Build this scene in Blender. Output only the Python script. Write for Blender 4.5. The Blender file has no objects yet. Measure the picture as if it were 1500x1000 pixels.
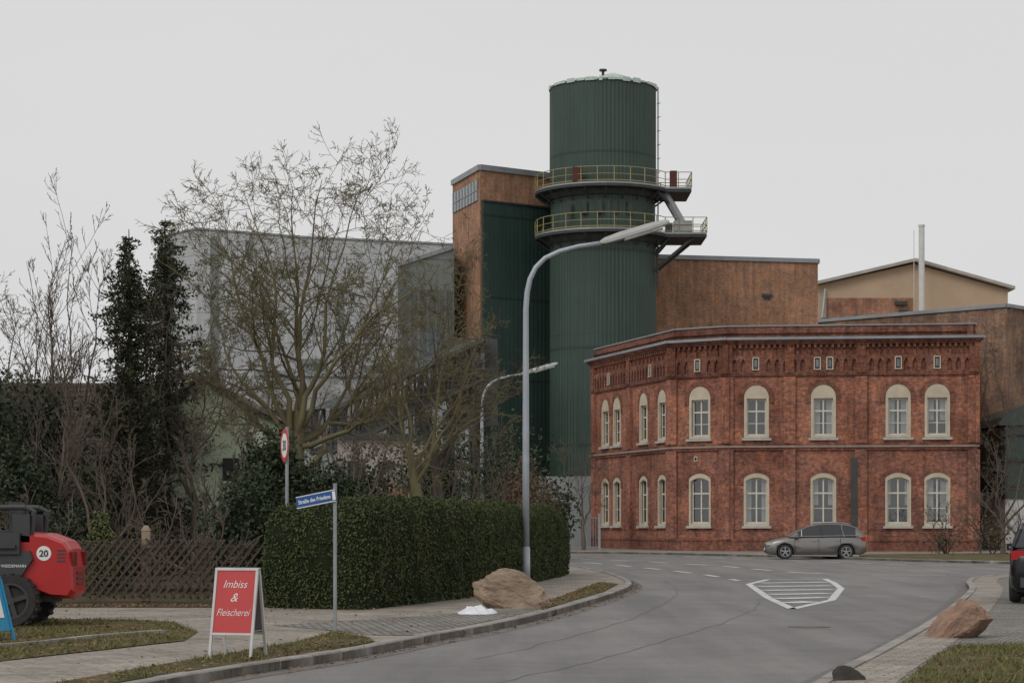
import bpy, bmesh, math, random
import numpy as np
from mathutils import Vector, Matrix, noise
from mathutils.geometry import tessellate_polygon
random.seed(7)
scene = bpy.context.scene
COL = scene.collection

# ------------------------------------------------------------------ helpers
def link(o, parent=None):
    COL.objects.link(o)
    if parent is not None:
        o.parent = parent
    return o

def empty(name):
    o = bpy.data.objects.new(name, None)
    o.empty_display_size = 0.5
    COL.objects.link(o)
    return o

class MB:
    def __init__(s):
        s.v = []; s.f = []; s.m = []
    def add(s, vs, fs, mi=0):
        b = len(s.v)
        s.v.extend([tuple(v) for v in vs])
        for f in fs:
            s.f.append(tuple(i + b for i in f)); s.m.append(mi)
    def box(s, c, size, mi=0, M=None, taper=1.0):
        hx, hy, hz = size[0]/2, size[1]/2, size[2]/2
        vs = []
        for z in (-1, 1):
            t = taper if z > 0 else 1.0
            for x, y in ((-1,-1),(1,-1),(1,1),(-1,1)):
                vs.append(Vector((c[0]+x*hx*t, c[1]+y*hy*t, c[2]+z*hz)))
        if M is not None:
            vs = [M @ v for v in vs]
        s.add(vs, [(0,3,2,1),(4,5,6,7),(0,1,5,4),(1,2,6,5),(2,3,7,6),(3,0,4,7)], mi)
    def tube(s, pts, rad, n=8, mi=0, caps=True):
        pts = [Vector(p) for p in pts]
        if not hasattr(rad, '__len__'):
            rad = [rad]*len(pts)
        b = len(s.v); k = len(pts)
        for i, p in enumerate(pts):
            d = (pts[min(i+1, k-1)] - pts[max(i-1, 0)])
            if d.length < 1e-9: d = Vector((0,0,1))
            d.normalize()
            ref = Vector((0,0,1)) if abs(d.z) < 0.9 else Vector((1,0,0))
            if i > 0: ref = prev
            u = (ref - d*ref.dot(d))
            if u.length < 1e-6: u = d.orthogonal()
            u.normalize(); w = d.cross(u); prev = u
            for j in range(n):
                a = 2*math.pi*j/n
                q = p + (u*math.cos(a) + w*math.sin(a))*rad[i]
                s.v.append((q.x, q.y, q.z))
        for i in range(k-1):
            for j in range(n):
                j2 = (j+1) % n
                s.f.append((b+i*n+j, b+i*n+j2, b+(i+1)*n+j2, b+(i+1)*n+j)); s.m.append(mi)
        if caps:
            s.f.append(tuple(b+j for j in reversed(range(n)))); s.m.append(mi)
            s.f.append(tuple(b+(k-1)*n+j for j in range(n))); s.m.append(mi)
    def mesh(s, me, M, mi=0):
        s.add([M @ v.co for v in me.vertices], [tuple(p.vertices) for p in me.polygons], mi)
    def build(s, name, mats, parent=None, smooth=False):
        me = bpy.data.meshes.new(name)
        me.from_pydata(s.v, [], s.f)
        for m in mats: me.materials.append(m)
        me.polygons.foreach_set('material_index', s.m)
        if smooth:
            me.polygons.foreach_set('use_smooth', [True]*len(me.polygons))
        me.update()
        o = bpy.data.objects.new(name, me)
        return link(o, parent)

def np_mesh(name, V, F, mats, parent=None):
    me = bpy.data.meshes.new(name)
    V = np.asarray(V, dtype=np.float32); F = np.asarray(F, dtype=np.int32)
    k = F.shape[1]
    me.vertices.add(len(V)); me.vertices.foreach_set('co', V.ravel())
    me.loops.add(F.size); me.loops.foreach_set('vertex_index', F.ravel())
    me.polygons.add(len(F))
    me.polygons.foreach_set('loop_start', np.arange(0, F.size, k, dtype=np.int32))
    for m in mats: me.materials.append(m)
    me.update(calc_edges=True); me.validate()
    o = bpy.data.objects.new(name, me)
    return link(o, parent)

def shape2d(outer, holes, depth):
    cu = bpy.data.curves.new('tmp', 'CURVE'); cu.dimensions = '2D'; cu.fill_mode = 'BOTH'
    cu.extrude = depth/2
    for ring in [outer] + list(holes):
        sp = cu.splines.new('POLY'); sp.points.add(len(ring)-1)
        for i, (x, y) in enumerate(ring): sp.points[i].co = (x, y, 0, 1)
        sp.use_cyclic_u = True
    ob = bpy.data.objects.new('tmp', cu)
    me = bpy.data.meshes.new_from_object(ob)
    bpy.data.objects.remove(ob); bpy.data.curves.remove(cu)
    return me

def text_obj(name, txt, size, M, mat, parent, shear=0.0, align='CENTER', bold=0.0, sx=1.0):
    cu = bpy.data.curves.new('tmp', 'FONT'); cu.body = txt; cu.size = size; cu.shear = shear
    cu.align_x = align; cu.extrude = 0.0015; cu.offset = bold
    ob = bpy.data.objects.new('tmp', cu)
    me = bpy.data.meshes.new_from_object(ob)
    bpy.data.objects.remove(ob)
    me.materials.clear(); me.materials.append(mat)
    me.transform(M @ Matrix.Diagonal((sx, 1, 1, 1)))
    return link(bpy.data.objects.new(name, me), parent)

def smooth_line(pts, step=1.0):
    P = [Vector((p[0], p[1])) for p in pts]
    P = [P[0]*2-P[1]] + P + [P[-1]*2-P[-2]]
    out = []
    for i in range(1, len(P)-2):
        p0, p1, p2, p3 = P[i-1:i+3]
        n = max(2, int((p2-p1).length/step)+1)
        for k in range(n):
            t = k/n
            out.append(0.5*((2*p1)+(-p0+p2)*t+(2*p0-5*p1+4*p2-p3)*t*t+(-p0+3*p1-3*p2+p3)*t**3))
    out.append(P[-2])
    return out

# ------------------------------------------------------------------ materials
class N:
    def __init__(s, name):
        s.mat = bpy.data.materials.new(name); s.mat.use_nodes = True
        s.t = s.mat.node_tree; s.t.nodes.clear()
        s.out = s.t.nodes.new('ShaderNodeOutputMaterial')
        s.b = s.t.nodes.new('ShaderNodeBsdfPrincipled')
        s.t.links.new(s.b.outputs[0], s.out.inputs[0])
    def n(s, t): return s.t.nodes.new(t)
    def l(s, a, b): s.t.links.new(a, b)
    def geo(s): return s.n('ShaderNodeNewGeometry')
    def noise(s, vec, scale, detail=3, rough=0.6):
        x = s.n('ShaderNodeTexNoise'); x.inputs['Scale'].default_value = scale
        x.inputs['Detail'].default_value = detail; x.inputs['Roughness'].default_value = rough
        s.l(vec, x.inputs['Vector']); return x.outputs['Fac']
    def ramp(s, fac, stops):
        x = s.n('ShaderNodeValToRGB'); e = x.color_ramp.elements
        while len(e) < len(stops): e.new(0.5)
        for i, (p, c) in enumerate(stops):
            e[i].position = p; e[i].color = (*c, 1) if len(c) == 3 else c
        s.l(fac, x.inputs[0]); return x.outputs[0]
    def mix(s, fac, a, b, mode='MIX'):
        x = s.n('ShaderNodeMix'); x.data_type = 'RGBA'; x.blend_type = mode
        for sock, v in ((x.inputs[0], fac), (x.inputs[6], a), (x.inputs[7], b)):
            if isinstance(v, (int, float)): sock.default_value = v
            elif isinstance(v, tuple): sock.default_value = (*v, 1) if len(v) == 3 else v
            else: s.l(v, sock)
        return x.outputs[2]
    def math(s, op, a, b=0.0):
        x = s.n('ShaderNodeMath'); x.operation = op
        for i, v in enumerate((a, b)):
            if isinstance(v, (int, float)): x.inputs[i].default_value = v
            else: s.l(v, x.inputs[i])
        return x.outputs[0]
    def bump(s, h, strength=0.3, dist=0.02):
        x = s.n('ShaderNodeBump'); x.inputs['Strength'].default_value = strength
        x.inputs['Distance'].default_value = dist
        s.l(h, x.inputs['Height']); s.l(x.outputs[0], s.b.inputs['Normal'])
    def wallvec(s):
        g = s.geo()
        cr = s.n('ShaderNodeVectorMath'); cr.operation = 'CROSS_PRODUCT'
        cr.inputs[0].default_value = (0,0,1); s.l(g.outputs['True Normal'], cr.inputs[1])
        no = s.n('ShaderNodeVectorMath'); no.operation = 'NORMALIZE'; s.l(cr.outputs[0], no.inputs[0])
        dt = s.n('ShaderNodeVectorMath'); dt.operation = 'DOT_PRODUCT'
        s.l(g.outputs['Position'], dt.inputs[0]); s.l(no.outputs[0], dt.inputs[1])
        sp = s.n('ShaderNodeSeparateXYZ'); s.l(g.outputs['Position'], sp.inputs[0])
        cb = s.n('ShaderNodeCombineXYZ'); s.l(dt.outputs['Value'], cb.inputs[0]); s.l(sp.outputs[2], cb.inputs[1])
        return g.outputs['Position'], cb.outputs[0], dt.outputs['Value'], sp.outputs[2]

def basic(name, c1, c2=None, scale=3.0, rough=0.7, metal=0.0, bump=0.0, spec=0.5, island=0.0):
    m = N(name); g = m.geo()
    c2 = c2 or tuple(x*0.75 for x in c1)
    f = m.noise(g.outputs['Position'], scale)
    col = m.ramp(f, [(0.3, c1), (0.7, c2)])
    if island > 0:
        r = m.ramp(g.outputs['Random Per Island'], [(0, (1-island,)*3), (1, (1+island,)*3)])
        col = m.mix(1.0, col, r, 'MULTIPLY')
    m.l(col, m.b.inputs['Base Color'])
    m.b.inputs['Roughness'].default_value = rough; m.b.inputs['Metallic'].default_value = metal
    m.b.inputs['Specular IOR Level'].default_value = spec
    if bump > 0:
        m.bump(m.noise(g.outputs['Position'], scale*6), bump, 0.03)
    return m.mat

def brick(name, c1, c2, mortar, low=None, lowz=5.6, stain=(0.6, 0.56, 0.56), bw=0.25, rh=0.077, highz=None, patch=1.0):
    m = N(name); pos, vec, u, z = m.wallvec()
    b = m.n('ShaderNodeTexBrick'); m.l(vec, b.inputs['Vector'])
    b.inputs['Scale'].default_value = 1; b.inputs['Brick Width'].default_value = bw
    b.inputs['Row Height'].default_value = rh; b.inputs['Mortar Size'].default_value = 0.009
    b.inputs['Color1'].default_value = (*c1, 1); b.inputs['Color2'].default_value = (*c2, 1)
    b.inputs['Mortar'].default_value = (*mortar, 1); b.inputs['Bias'].default_value = -0.1
    col = b.outputs['Color']
    n1 = m.noise(vec, 5.0, 3, .75)
    col = m.mix(patch, col, m.mix(1.0, col, m.ramp(n1, [(0.3, (0.55, 0.52, 0.55)), (0.5, (1, 1, 1)), (0.70, (1.5, 1.45, 1.3))]), 'MULTIPLY'))
    n0 = m.noise(vec, 1.1, 4, .7)
    col = m.mix(1.0, col, m.ramp(n0, [(0.34, (0.78, 0.80, 0.86)), (0.5, (1, 1, 1)), (0.66, (1.22, 1.12, 1.0))]), 'MULTIPLY')
    if low:
        n2 = m.noise(pos, 0.4, 3)
        ff = m.math('LESS_THAN', z, m.math('ADD', lowz, 0.0))
        ff = m.math('MULTIPLY', ff, m.ramp(n2, [(0.38, (1,1,1)), (0.62, (0.2,)*3)]))
        col = m.mix(ff, col, m.mix(1.0, col, low, 'MULTIPLY'))
    n3 = m.noise(pos, 0.28, 5, 0.7)
    col = m.mix(1.0, col, m.ramp(n3, [(0.35, stain), (0.55, (1, 1, 1)), (0.75, (1.2, 1.15, 1.1))]), 'MULTIPLY')
    cb = m.n('ShaderNodeCombineXYZ'); m.l(m.math('MULTIPLY', u, 3.0), cb.inputs[0]); m.l(m.math('MULTIPLY', z, 0.25), cb.inputs[1])
    n4 = m.noise(cb.outputs[0], 1.0, 4)
    col = m.mix(0.6, col, m.mix(1.0, col, m.ramp(n4, [(0.35, (0.6,)*3), (0.6, (1.1,)*3)]), 'MULTIPLY'))
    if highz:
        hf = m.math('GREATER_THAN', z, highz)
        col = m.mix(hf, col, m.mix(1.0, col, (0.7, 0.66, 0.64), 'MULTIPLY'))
    m.l(col, m.b.inputs['Base Color']); m.b.inputs['Roughness'].default_value = 0.9
    m.b.inputs['Specular IOR Level'].default_value = 0.2
    return m.mat

def cladding(name, c1, c2, period=0.25, rough=0.5, amp=0.35, panel=0.0, dirt=0.6, pw=1.2):
    m = N(name); pos, vec, u, z = m.wallvec()
    cb = m.n('ShaderNodeCombineXYZ'); m.l(m.math('MULTIPLY', u, 2.0), cb.inputs[0]); m.l(m.math('MULTIPLY', z, 0.15), cb.inputs[1])
    n1 = m.noise(cb.outputs[0], 1.0, 5)
    n2 = m.noise(pos, 0.2, 5)
    col = m.ramp(n2, [(0.35, c1), (0.65, c2)])
    col = m.mix(dirt, col, m.mix(1.0, col, m.ramp(n1, [(0.3, (0.6,)*3), (0.7, (1.25,)*3)]), 'MULTIPLY'))
    if panel > 0:
        pz = m.math('FRACT', m.math('DIVIDE', z, panel))
        ln = m.math('LESS_THAN', pz, 0.03)
        col = m.mix(ln, col, m.mix(1.0, col, (0.6,)*3, 'MULTIPLY'))
        wn = m.n('ShaderNodeTexWhiteNoise'); wn.noise_dimensions = '2D'
        c2b = m.n('ShaderNodeCombineXYZ'); m.l(m.math('FLOOR', m.math('DIVIDE', u, pw)), c2b.inputs[0]); m.l(m.math('FLOOR', m.math('DIVIDE', z, panel)), c2b.inputs[1])
        m.l(c2b.outputs[0], wn.inputs['Vector'])
        col = m.mix(0.35, col, m.mix(1.0, col, m.ramp(wn.outputs['Value'], [(0, (0.8,)*3), (1, (1.12,)*3)]), 'MULTIPLY'))
    m.l(col, m.b.inputs['Base Color']); m.b.inputs['Roughness'].default_value = rough
    if amp > 0:
        w = m.math('SINE', m.math('MULTIPLY', u, 2*math.pi/period)); m.bump(w, amp, 0.04)
    return m.mat

def paving(name, c1, c2, mortar, bw, rh, ms, grassy=0.0, bump=0.4):
    m = N(name); g = m.geo(); p = g.outputs['Position']
    b = m.n('ShaderNodeTexBrick')
    mp = m.n('ShaderNodeMapping'); mp.inputs['Rotation'].default_value = (0, 0, 0.35); m.l(p, mp.inputs['Vector'])
    dn = m.n('ShaderNodeTexNoise'); dn.inputs['Scale'].default_value = 3.0; m.l(p, dn.inputs['Vector'])
    va = m.n('ShaderNodeVectorMath'); va.operation = 'SCALE'; va.inputs['Scale'].default_value = 0.05; m.l(dn.outputs['Color'], va.inputs[0])
    vb = m.n('ShaderNodeVectorMath'); vb.operation = 'ADD'; m.l(mp.outputs[0], vb.inputs[0]); m.l(va.outputs[0], vb.inputs[1])
    m.l(vb.outputs[0], b.inputs['Vector'])
    b.inputs['Scale'].default_value = 1; b.inputs['Brick Width'].default_value = bw; b.inputs['Row Height'].default_value = rh
    b.inputs['Mortar Size'].default_value = ms
    b.inputs['Color1'].default_value = (*c1, 1); b.inputs['Color2'].default_value = (*c2, 1); b.inputs['Mortar'].default_value = (*mortar, 1)
    n = m.noise(p, 0.9, 5, 0.7)
    col = m.mix(1.0, b.outputs['Color'], m.ramp(n, [(0.3, (0.62, 0.60, 0.57)), (0.65, (1.15, 1.13, 1.1))]), 'MULTIPLY')
    n5 = m.noise(p, 14, 3, 0.7)
    col = m.mix(1.0, col, m.ramp(n5, [(0.35, (0.75,)*3), (0.65, (1.2,)*3)]), 'MULTIPLY')
    if grassy > 0:
        n2 = m.noise(p, 1.6, 5, 0.7)
        col = m.mix(m.ramp(n2, [(0.5, (0,0,0)), (0.7, (grassy,)*3)]), col, (0.09, 0.085, 0.045))
    m.l(col, m.b.inputs['Base Color']); m.b.inputs['Roughness'].default_value = 0.85
    m.bump(b.outputs['Fac'], -bump, 0.012)
    return m.mat

def soil(name, a, b, c, sc=2.0):
    m = N(name); g = m.geo(); p = g.outputs['Position']
    n1 = m.noise(p, sc, 6, 0.75); n2 = m.noise(p, 25, 4, 0.8)
    col = m.ramp(n1, [(0.36, a), (0.5, b), (0.64, c)])
    col = m.mix(1.0, col, m.ramp(n2, [(0.3, (0.5,)*3), (0.7, (1.5,)*3)]), 'MULTIPLY')
    m.l(col, m.b.inputs['Base Color']); m.b.inputs['Roughness'].default_value = 1.0
    m.b.inputs['Specular IOR Level'].default_value = 0.1
    m.bump(n2, 0.8, 0.03)
    return m.mat

def asphalt():
    m = N('asphalt'); g = m.geo(); p = g.outputs['Position']
    n1 = m.noise(p, 0.25, 5, 0.65); n2 = m.noise(p, 45, 3, 0.8); n3 = m.noise(p, 2.2, 5, 0.7)
    mp = m.n('ShaderNodeMapping'); mp.inputs['Scale'].default_value = (1.1, .08, 1); mp.inputs['Rotation'].default_value = (0, 0, .12); m.l(p, mp.inputs[0])
    n4 = m.noise(mp.outputs[0], 1.0, 4, .6)
    col = m.ramp(n1, [(0.35, (0.185, 0.176, 0.170)), (0.65, (0.235, 0.224, 0.216))])
    col = m.mix(1.0, col, m.ramp(n4, [(0.35, (0.84,)*3), (0.62, (1.08,)*3)]), 'MULTIPLY')
    col = m.mix(1.0, col, m.ramp(n2, [(0.3, (0.70,)*3), (0.7, (1.3,)*3)]), 'MULTIPLY')
    col = m.mix(1.0, col, m.ramp(n3, [(0.3, (0.9,)*3), (0.6, (1.04,)*3)]), 'MULTIPLY')
    m.l(col, m.b.inputs['Base Color']); m.b.inputs['Roughness'].default_value = 0.8
    m.b.inputs['Specular IOR Level'].default_value = 0.3
    m.bump(n2, 0.4, 0.01)
    return m.mat

M_asph = asphalt()
M_mark = basic('road_paint', (0.75, 0.75, 0.73), (0.46, 0.46, 0.45), 6, 0.7)
M_kerb = basic('kerb_concrete', (0.36, 0.33, 0.30), (0.24, 0.22, 0.20), 5, 0.9, bump=0.3, island=0.2)
M_pave = paving('pavement_slabs', (0.38, 0.34, 0.295), (0.31, 0.28, 0.245), (0.17, 0.15, 0.125), 0.3, 0.15, 0.012, 0.35)
M_cob = paving('cobblestone', (0.33, 0.315, 0.30), (0.235, 0.23, 0.22), (0.10, 0.09, 0.075), 0.15, 0.13, 0.022, 0.4, 0.9)
M_grass = soil('grass_ground', (0.07, 0.075, 0.03), (0.13, 0.11, 0.055), (0.20, 0.15, 0.095), 1.8)
M_dirt = soil('garden_soil', (0.06, 0.055, 0.03), (0.095, 0.08, 0.05), (0.14, 0.105, 0.07), 1.2)
M_blade = basic('grass_blades', (0.12, 0.145, 0.045), (0.20, 0.175, 0.08), 1.5, 0.9, island=0.45, spec=0.2)
M_litter = basic('dead_leaves', (0.27, 0.16, 0.09), (0.16, 0.095, 0.055), 4, 0.9, island=0.4, spec=0.2)
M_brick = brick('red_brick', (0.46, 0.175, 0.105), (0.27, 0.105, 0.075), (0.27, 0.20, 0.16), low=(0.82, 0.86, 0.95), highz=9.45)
M_brickdark = brick('dark_red_brick', (0.30, 0.115, 0.08), (0.20, 0.08, 0.06), (0.19, 0.14, 0.11))
M_brickor = brick('orange_brick', (0.46, 0.245, 0.15), (0.36, 0.185, 0.115), (0.33, 0.25, 0.19), stain=(0.8, 0.78, 0.76), patch=.55)
M_ivy = brick('brown_brick', (0.33, 0.205, 0.145), (0.25, 0.155, 0.11), (0.25, 0.18, 0.14), patch=.7)
M_cream = basic('cream_render', (0.62, 0.54, 0.41), (0.50, 0.43, 0.32), 2, 0.85)
M_sill = basic('pale_sill', (0.52, 0.52, 0.49), (0.38, 0.37, 0.34), 3, 0.8)
M_wframe = basic('window_white', (0.70, 0.67, 0.58), (0.62, 0.59, 0.51), 3, 0.6)
M_curt = basic('curtain', (0.60, 0.60, 0.58), (0.42, 0.42, 0.42), 9, 0.95)
M_room = basic('dark_room', (0.05, 0.05, 0.055), (0.03, 0.03, 0.033), 2, 0.9)
M_grey = basic('grey_metal', (0.33, 0.35, 0.37), (0.25, 0.265, 0.28), 1.2, 0.5, 0.2)
M_galv = basic('galvanised_steel', (0.36, 0.38, 0.40), (0.27, 0.29, 0.31), 3, 0.5, 0.35)
M_dark = basic('dark_steel', (0.065, 0.072, 0.07), (0.04, 0.045, 0.043), 2, 0.7)
M_yel = basic('yellow_rail', (0.42, 0.33, 0.11), (0.33, 0.28, 0.14), 2, 0.7)
M_green = cladding('green_cladding', (0.036, 0.066, 0.052), (0.048, 0.082, 0.066), 0.3, 0.55, 0.0, dirt=0.7, panel=7.0, pw=1.15)
M_greenw = cladding('green_sheet', (0.028, 0.060, 0.052), (0.038, 0.074, 0.063), 0.5, 0.55, 0.0, dirt=0.6, panel=6.0, pw=1.0)
M_hall = cladding('pale_hall_panels', (0.44, 0.46, 0.47), (0.53, 0.55, 0.56), 0.4, 0.6, 0.0, panel=2.4, dirt=0.5)
M_hall2 = cladding('grey_green_panels', (0.16, 0.185, 0.175), (0.21, 0.235, 0.22), 0.4, 0.6, 0.0, panel=3.0, dirt=0.5)
M_hall3 = cladding('light_grey_cladding', (0.30, 0.31, 0.31), (0.38, 0.39, 0.385), 0.4, 0.6, 0.0, panel=2.0, dirt=0.7)
M_peach = basic('peach_render', (0.56, 0.42, 0.29), (0.48, 0.35, 0.245), 0.4, 0.9)
M_peachred = brick('red_render_brick', (0.46, 0.235, 0.15), (0.38, 0.19, 0.13), (0.38, 0.25, 0.19), patch=.5)
M_white = basic('white_paint', (0.72, 0.72, 0.70), (0.60, 0.60, 0.58), 2, 0.6)
M_mint = basic('pale_green_render', (0.60, 0.68, 0.50), (0.52, 0.60, 0.44), 0.7, 0.9)
M_tile = basic('brown_roof_tiles', (0.115, 0.085, 0.062), (0.075, 0.058, 0.045), 3, 0.9, bump=0.5)
M_wood = basic('dark_fence_wood', (0.10, 0.075, 0.056), (0.06, 0.046, 0.037), 6, 0.9)
M_bark = basic('mossy_bark', (0.20, 0.18, 0.09), (0.14, 0.115, 0.08), 1.5, 0.95, spec=0.15)
M_bark2 = basic('brown_bark', (0.17, 0.14, 0.11), (0.12, 0.098, 0.08), 1.5, 0.95, spec=0.15)
M_barkd = basic('dark_bark', (0.085, 0.07, 0.056), (0.055, 0.046, 0.038), 1.5, 0.95, spec=0.15)
M_needle = basic('spruce_needles', (0.036, 0.050, 0.028), (0.075, 0.070, 0.038), 1.0, 0.85, island=0.5, spec=0.2)
M_ever = basic('evergreen_leaves', (0.032, 0.050, 0.026), (0.055, 0.070, 0.034), 1.2, 0.7, island=0.5, spec=0.3)
M_hedge = basic('hedge_leaves', (0.050, 0.072, 0.027), (0.090, 0.100, 0.040), 0.9, 0.8, island=0.45, spec=0.2)
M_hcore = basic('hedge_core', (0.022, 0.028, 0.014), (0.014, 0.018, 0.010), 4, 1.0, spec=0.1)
M_cyp = basic('cypress_leaves', (0.13, 0.15, 0.05), (0.085, 0.105, 0.036), 1.0, 0.8, island=0.4)
M_rust = basic('rusty_leaves', (0.17, 0.085, 0.045), (0.07, 0.065, 0.035), 0.6, 0.8, island=0.5)
M_stone = basic('sandstone', (0.38, 0.29, 0.21), (0.21, 0.155, 0.115), 2.5, 0.95, bump=1.0)
M_stone2 = basic('brown_stone', (0.40, 0.25, 0.17), (0.17, 0.11, 0.085), 3.0, 0.95, bump=1.0)
M_red = basic('red_sign_board', (0.56, 0.045, 0.045), (0.50, 0.04, 0.04), 2, 0.5)
M_redp = basic('red_machine_paint', (0.50, 0.022, 0.022), (0.42, 0.02, 0.02), 2, 0.35)
M_letter = basic('white_letters', (0.85, 0.85, 0.83), (0.8, 0.8, 0.78), 2, 0.6)
M_blue = basic('blue_sign', (0.015, 0.10, 0.33), (0.015, 0.085, 0.28), 2, 0.4)
M_cyan = basic('cyan_board', (0.01, 0.28, 0.5), (0.01, 0.24, 0.45), 2, 0.5)
M_rubber = basic('tyre_rubber', (0.028, 0.028, 0.028), (0.045, 0.042, 0.038), 8, 0.9)
M_char = basic('charcoal_plastic', (0.055, 0.058, 0.062), (0.042, 0.045, 0.047), 3, 0.6)
M_car = basic('silver_grey_paint', (0.26, 0.245, 0.235), (0.23, 0.22, 0.21), 1, 0.28, 0.55)
M_carb = basic('black_car_paint', (0.02, 0.02, 0.025), (0.015, 0.015, 0.02), 1, 0.2, 0.3)
M_carglass = basic('car_glass', (0.025, 0.03, 0.033), (0.02, 0.022, 0.025), 1, 0.06, 0.0, spec=0.8)
M_tail = basic('tail_lamp', (0.45, 0.01, 0.01), (0.35, 0.01, 0.01), 4, 0.2)
M_lens = basic('head_lamp', (0.6, 0.62, 0.64), (0.4, 0.42, 0.44), 8, 0.15)
M_alloy = basic('alloy_wheel', (0.45, 0.45, 0.46), (0.35, 0.35, 0.36), 3, 0.35, 0.6)

def glass():
    m = N('window_glass')
    m.t.nodes.remove(m.b)
    tr = m.n('ShaderNodeBsdfTransparent'); tr.inputs[0].default_value = (0.75, 0.78, 0.78, 1)
    gl = m.n('ShaderNodeBsdfGlossy'); gl.inputs['Roughness'].default_value = 0.03
    mx = m.n('ShaderNodeMixShader'); mx.inputs[0].default_value = 0.16
    m.l(tr.outputs[0], mx.inputs[1]); m.l(gl.outputs[0], mx.inputs[2]); m.l(mx.outputs[0], m.out.inputs[0])
    return m.mat
M_glass = glass()

# ------------------------------------------------------------------ ground, road, pavements
def sheet(mb, poly, z, mi=0, drop=None):
    pts = [Vector((p[0], p[1], z)) for p in poly]
    tris = tessellate_polygon([pts])
    fs = []
    for t in tris:
        a, b, c = [pts[i] for i in t]
        if (b-a).cross(c-a).z < 0: t = (t[0], t[2], t[1])
        fs.append(t)
    mb.add(pts, fs, mi)
    if drop is not None:
        n = len(pts)
        vs = pts + [Vector((p.x, p.y, drop)) for p in pts]
        mb.add(vs, [(i, (i+1) % n, n+(i+1) % n, n+i) for i in range(n)], mi)

mb = MB(); S = 1500
mb.add([(-S,-S,-0.03),(S,-S,-0.03),(S,S,-0.03),(-S,S,-0.03)], [(0,1,2,3)])
mb.build('ground', [M_grass])
mb = MB(); mb.add([(-90,-10,0),(90,-10,0),(90,112,0),(-90,112,0)], [(0,1,2,3)])
mb.build('road', [M_asph])

Lp = [(-6.4,8),(-4.6,14.5),(-3.13,20.4),(-1.98,23.8),(-1.17,27),(.1,32),(1.28,38.4),(2.32,44.9),(2.95,50.5),(3.05,56.5),(2.75,64),(1.9,71.6),(-1,78),(-7,82),(-24,85),(-70,88)]
Rp = [(-.6,8),(1.5,14.5),(3.16,20.4),(4.43,24.6),(6,30),(8.06,37.5),(10.4,46.6),(11.7,52.7),(13.2,57.3),(16,59.6),(30,61),(70,62)]
Fp = [(-70,100),(-20,103),(-2,107),(4,106.5),(8,102),(11.4,96),(13.8,91.0),(16.4,84),(20,78.5),(28,75),(70,72)]
L = smooth_line(Lp); R = smooth_line(Rp); F = smooth_line(Fp)

def offset(line, d):
    out = []
    for i, p in enumerate(line):
        t = (line[min(i+1, len(line)-1)] - line[max(i-1, 0)]).normalized()
        out.append(p + Vector((-t.y, t.x))*d)
    return out
mb = MB()
sheet(mb, [(p.x, p.y) for p in L] + [(-70, 8)], 0.096, 0, -0.02)
mb.build('pavement', [M_pave])
mb = MB(); sheet(mb, [(p.x, p.y) for p in R] + [(70, 8)], 0.096, 0, -0.02)
mb.build('cobbled_forecourt', [M_cob])
mb = MB(); sheet(mb, [(p.x, p.y) for p in F] + [(70, 240), (-70, 240)], 0.096, 0, -0.02)
mb.build('far_pavement', [M_pave])
def strip(mb, line, d0, d1, z, mi=0):
    a = offset(line, d0); b = offset(line, d1)
    for i in range(len(line)-1):
        vs = [(a[i].x,a[i].y,z),(a[i+1].x,a[i+1].y,z),(b[i+1].x,b[i+1].y,z),(b[i].x,b[i].y,z)]
        A,B,C = Vector(vs[0]),Vector(vs[1]),Vector(vs[2])
        mb.add(vs, [(0,1,2,3)] if (B-A).cross(C-A).z > 0 else [(3,2,1,0)], mi)
def kerb(name, line, side, w=0.15, zt=0.115):
    mb = MB()
    a = line; b = offset(line, side*w)
    for i in range(len(line)-1):
        g = 0.012
        d = (a[i+1]-a[i]); ln = d.length
        if ln < 1e-4: continue
        t = g/ln
        q = [a[i].lerp(a[i+1], t), a[i].lerp(a[i+1], 1-t), b[i].lerp(b[i+1], 1-t), b[i].lerp(b[i+1], t)]
        n = (b[i]-a[i]).normalized()*0.012
        z = zt + random.uniform(-.005, .005)
        vs = [(p.x,p.y,-.02) for p in q] + [(q[0].x,q[0].y,z-.015),(q[1].x,q[1].y,z-.015),(q[2].x,q[2].y,z),(q[3].x,q[3].y,z),
              (q[0].x+n.x,q[0].y+n.y,z),(q[1].x+n.x,q[1].y+n.y,z)]
        fs = [(0,1,5,4),(4,5,9,8),(8,9,6,7),(2,3,7,6),(1,2,6,9,5),(3,0,4,8,7)]
        mb.add(vs, fs)
    return mb.build(name, [M_kerb])
kerb('kerb', L, 1); kerb('kerb', R, -1); kerb('kerb', F, 1)
mb = MB(); strip(mb, R, -.16, -.75, 0.1005); mb.build('pavement_edging', [M_pave])
mb = MB(); strip(mb, L, -.005, -.28, 0.004, 0); strip(mb, R, .005, .28, 0.004, 0)
mb.build('gutter_paving', [basic('gutter', (0.12, 0.11, 0.10), (0.20, 0.185, 0.17), 3, 0.9)])

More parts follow.
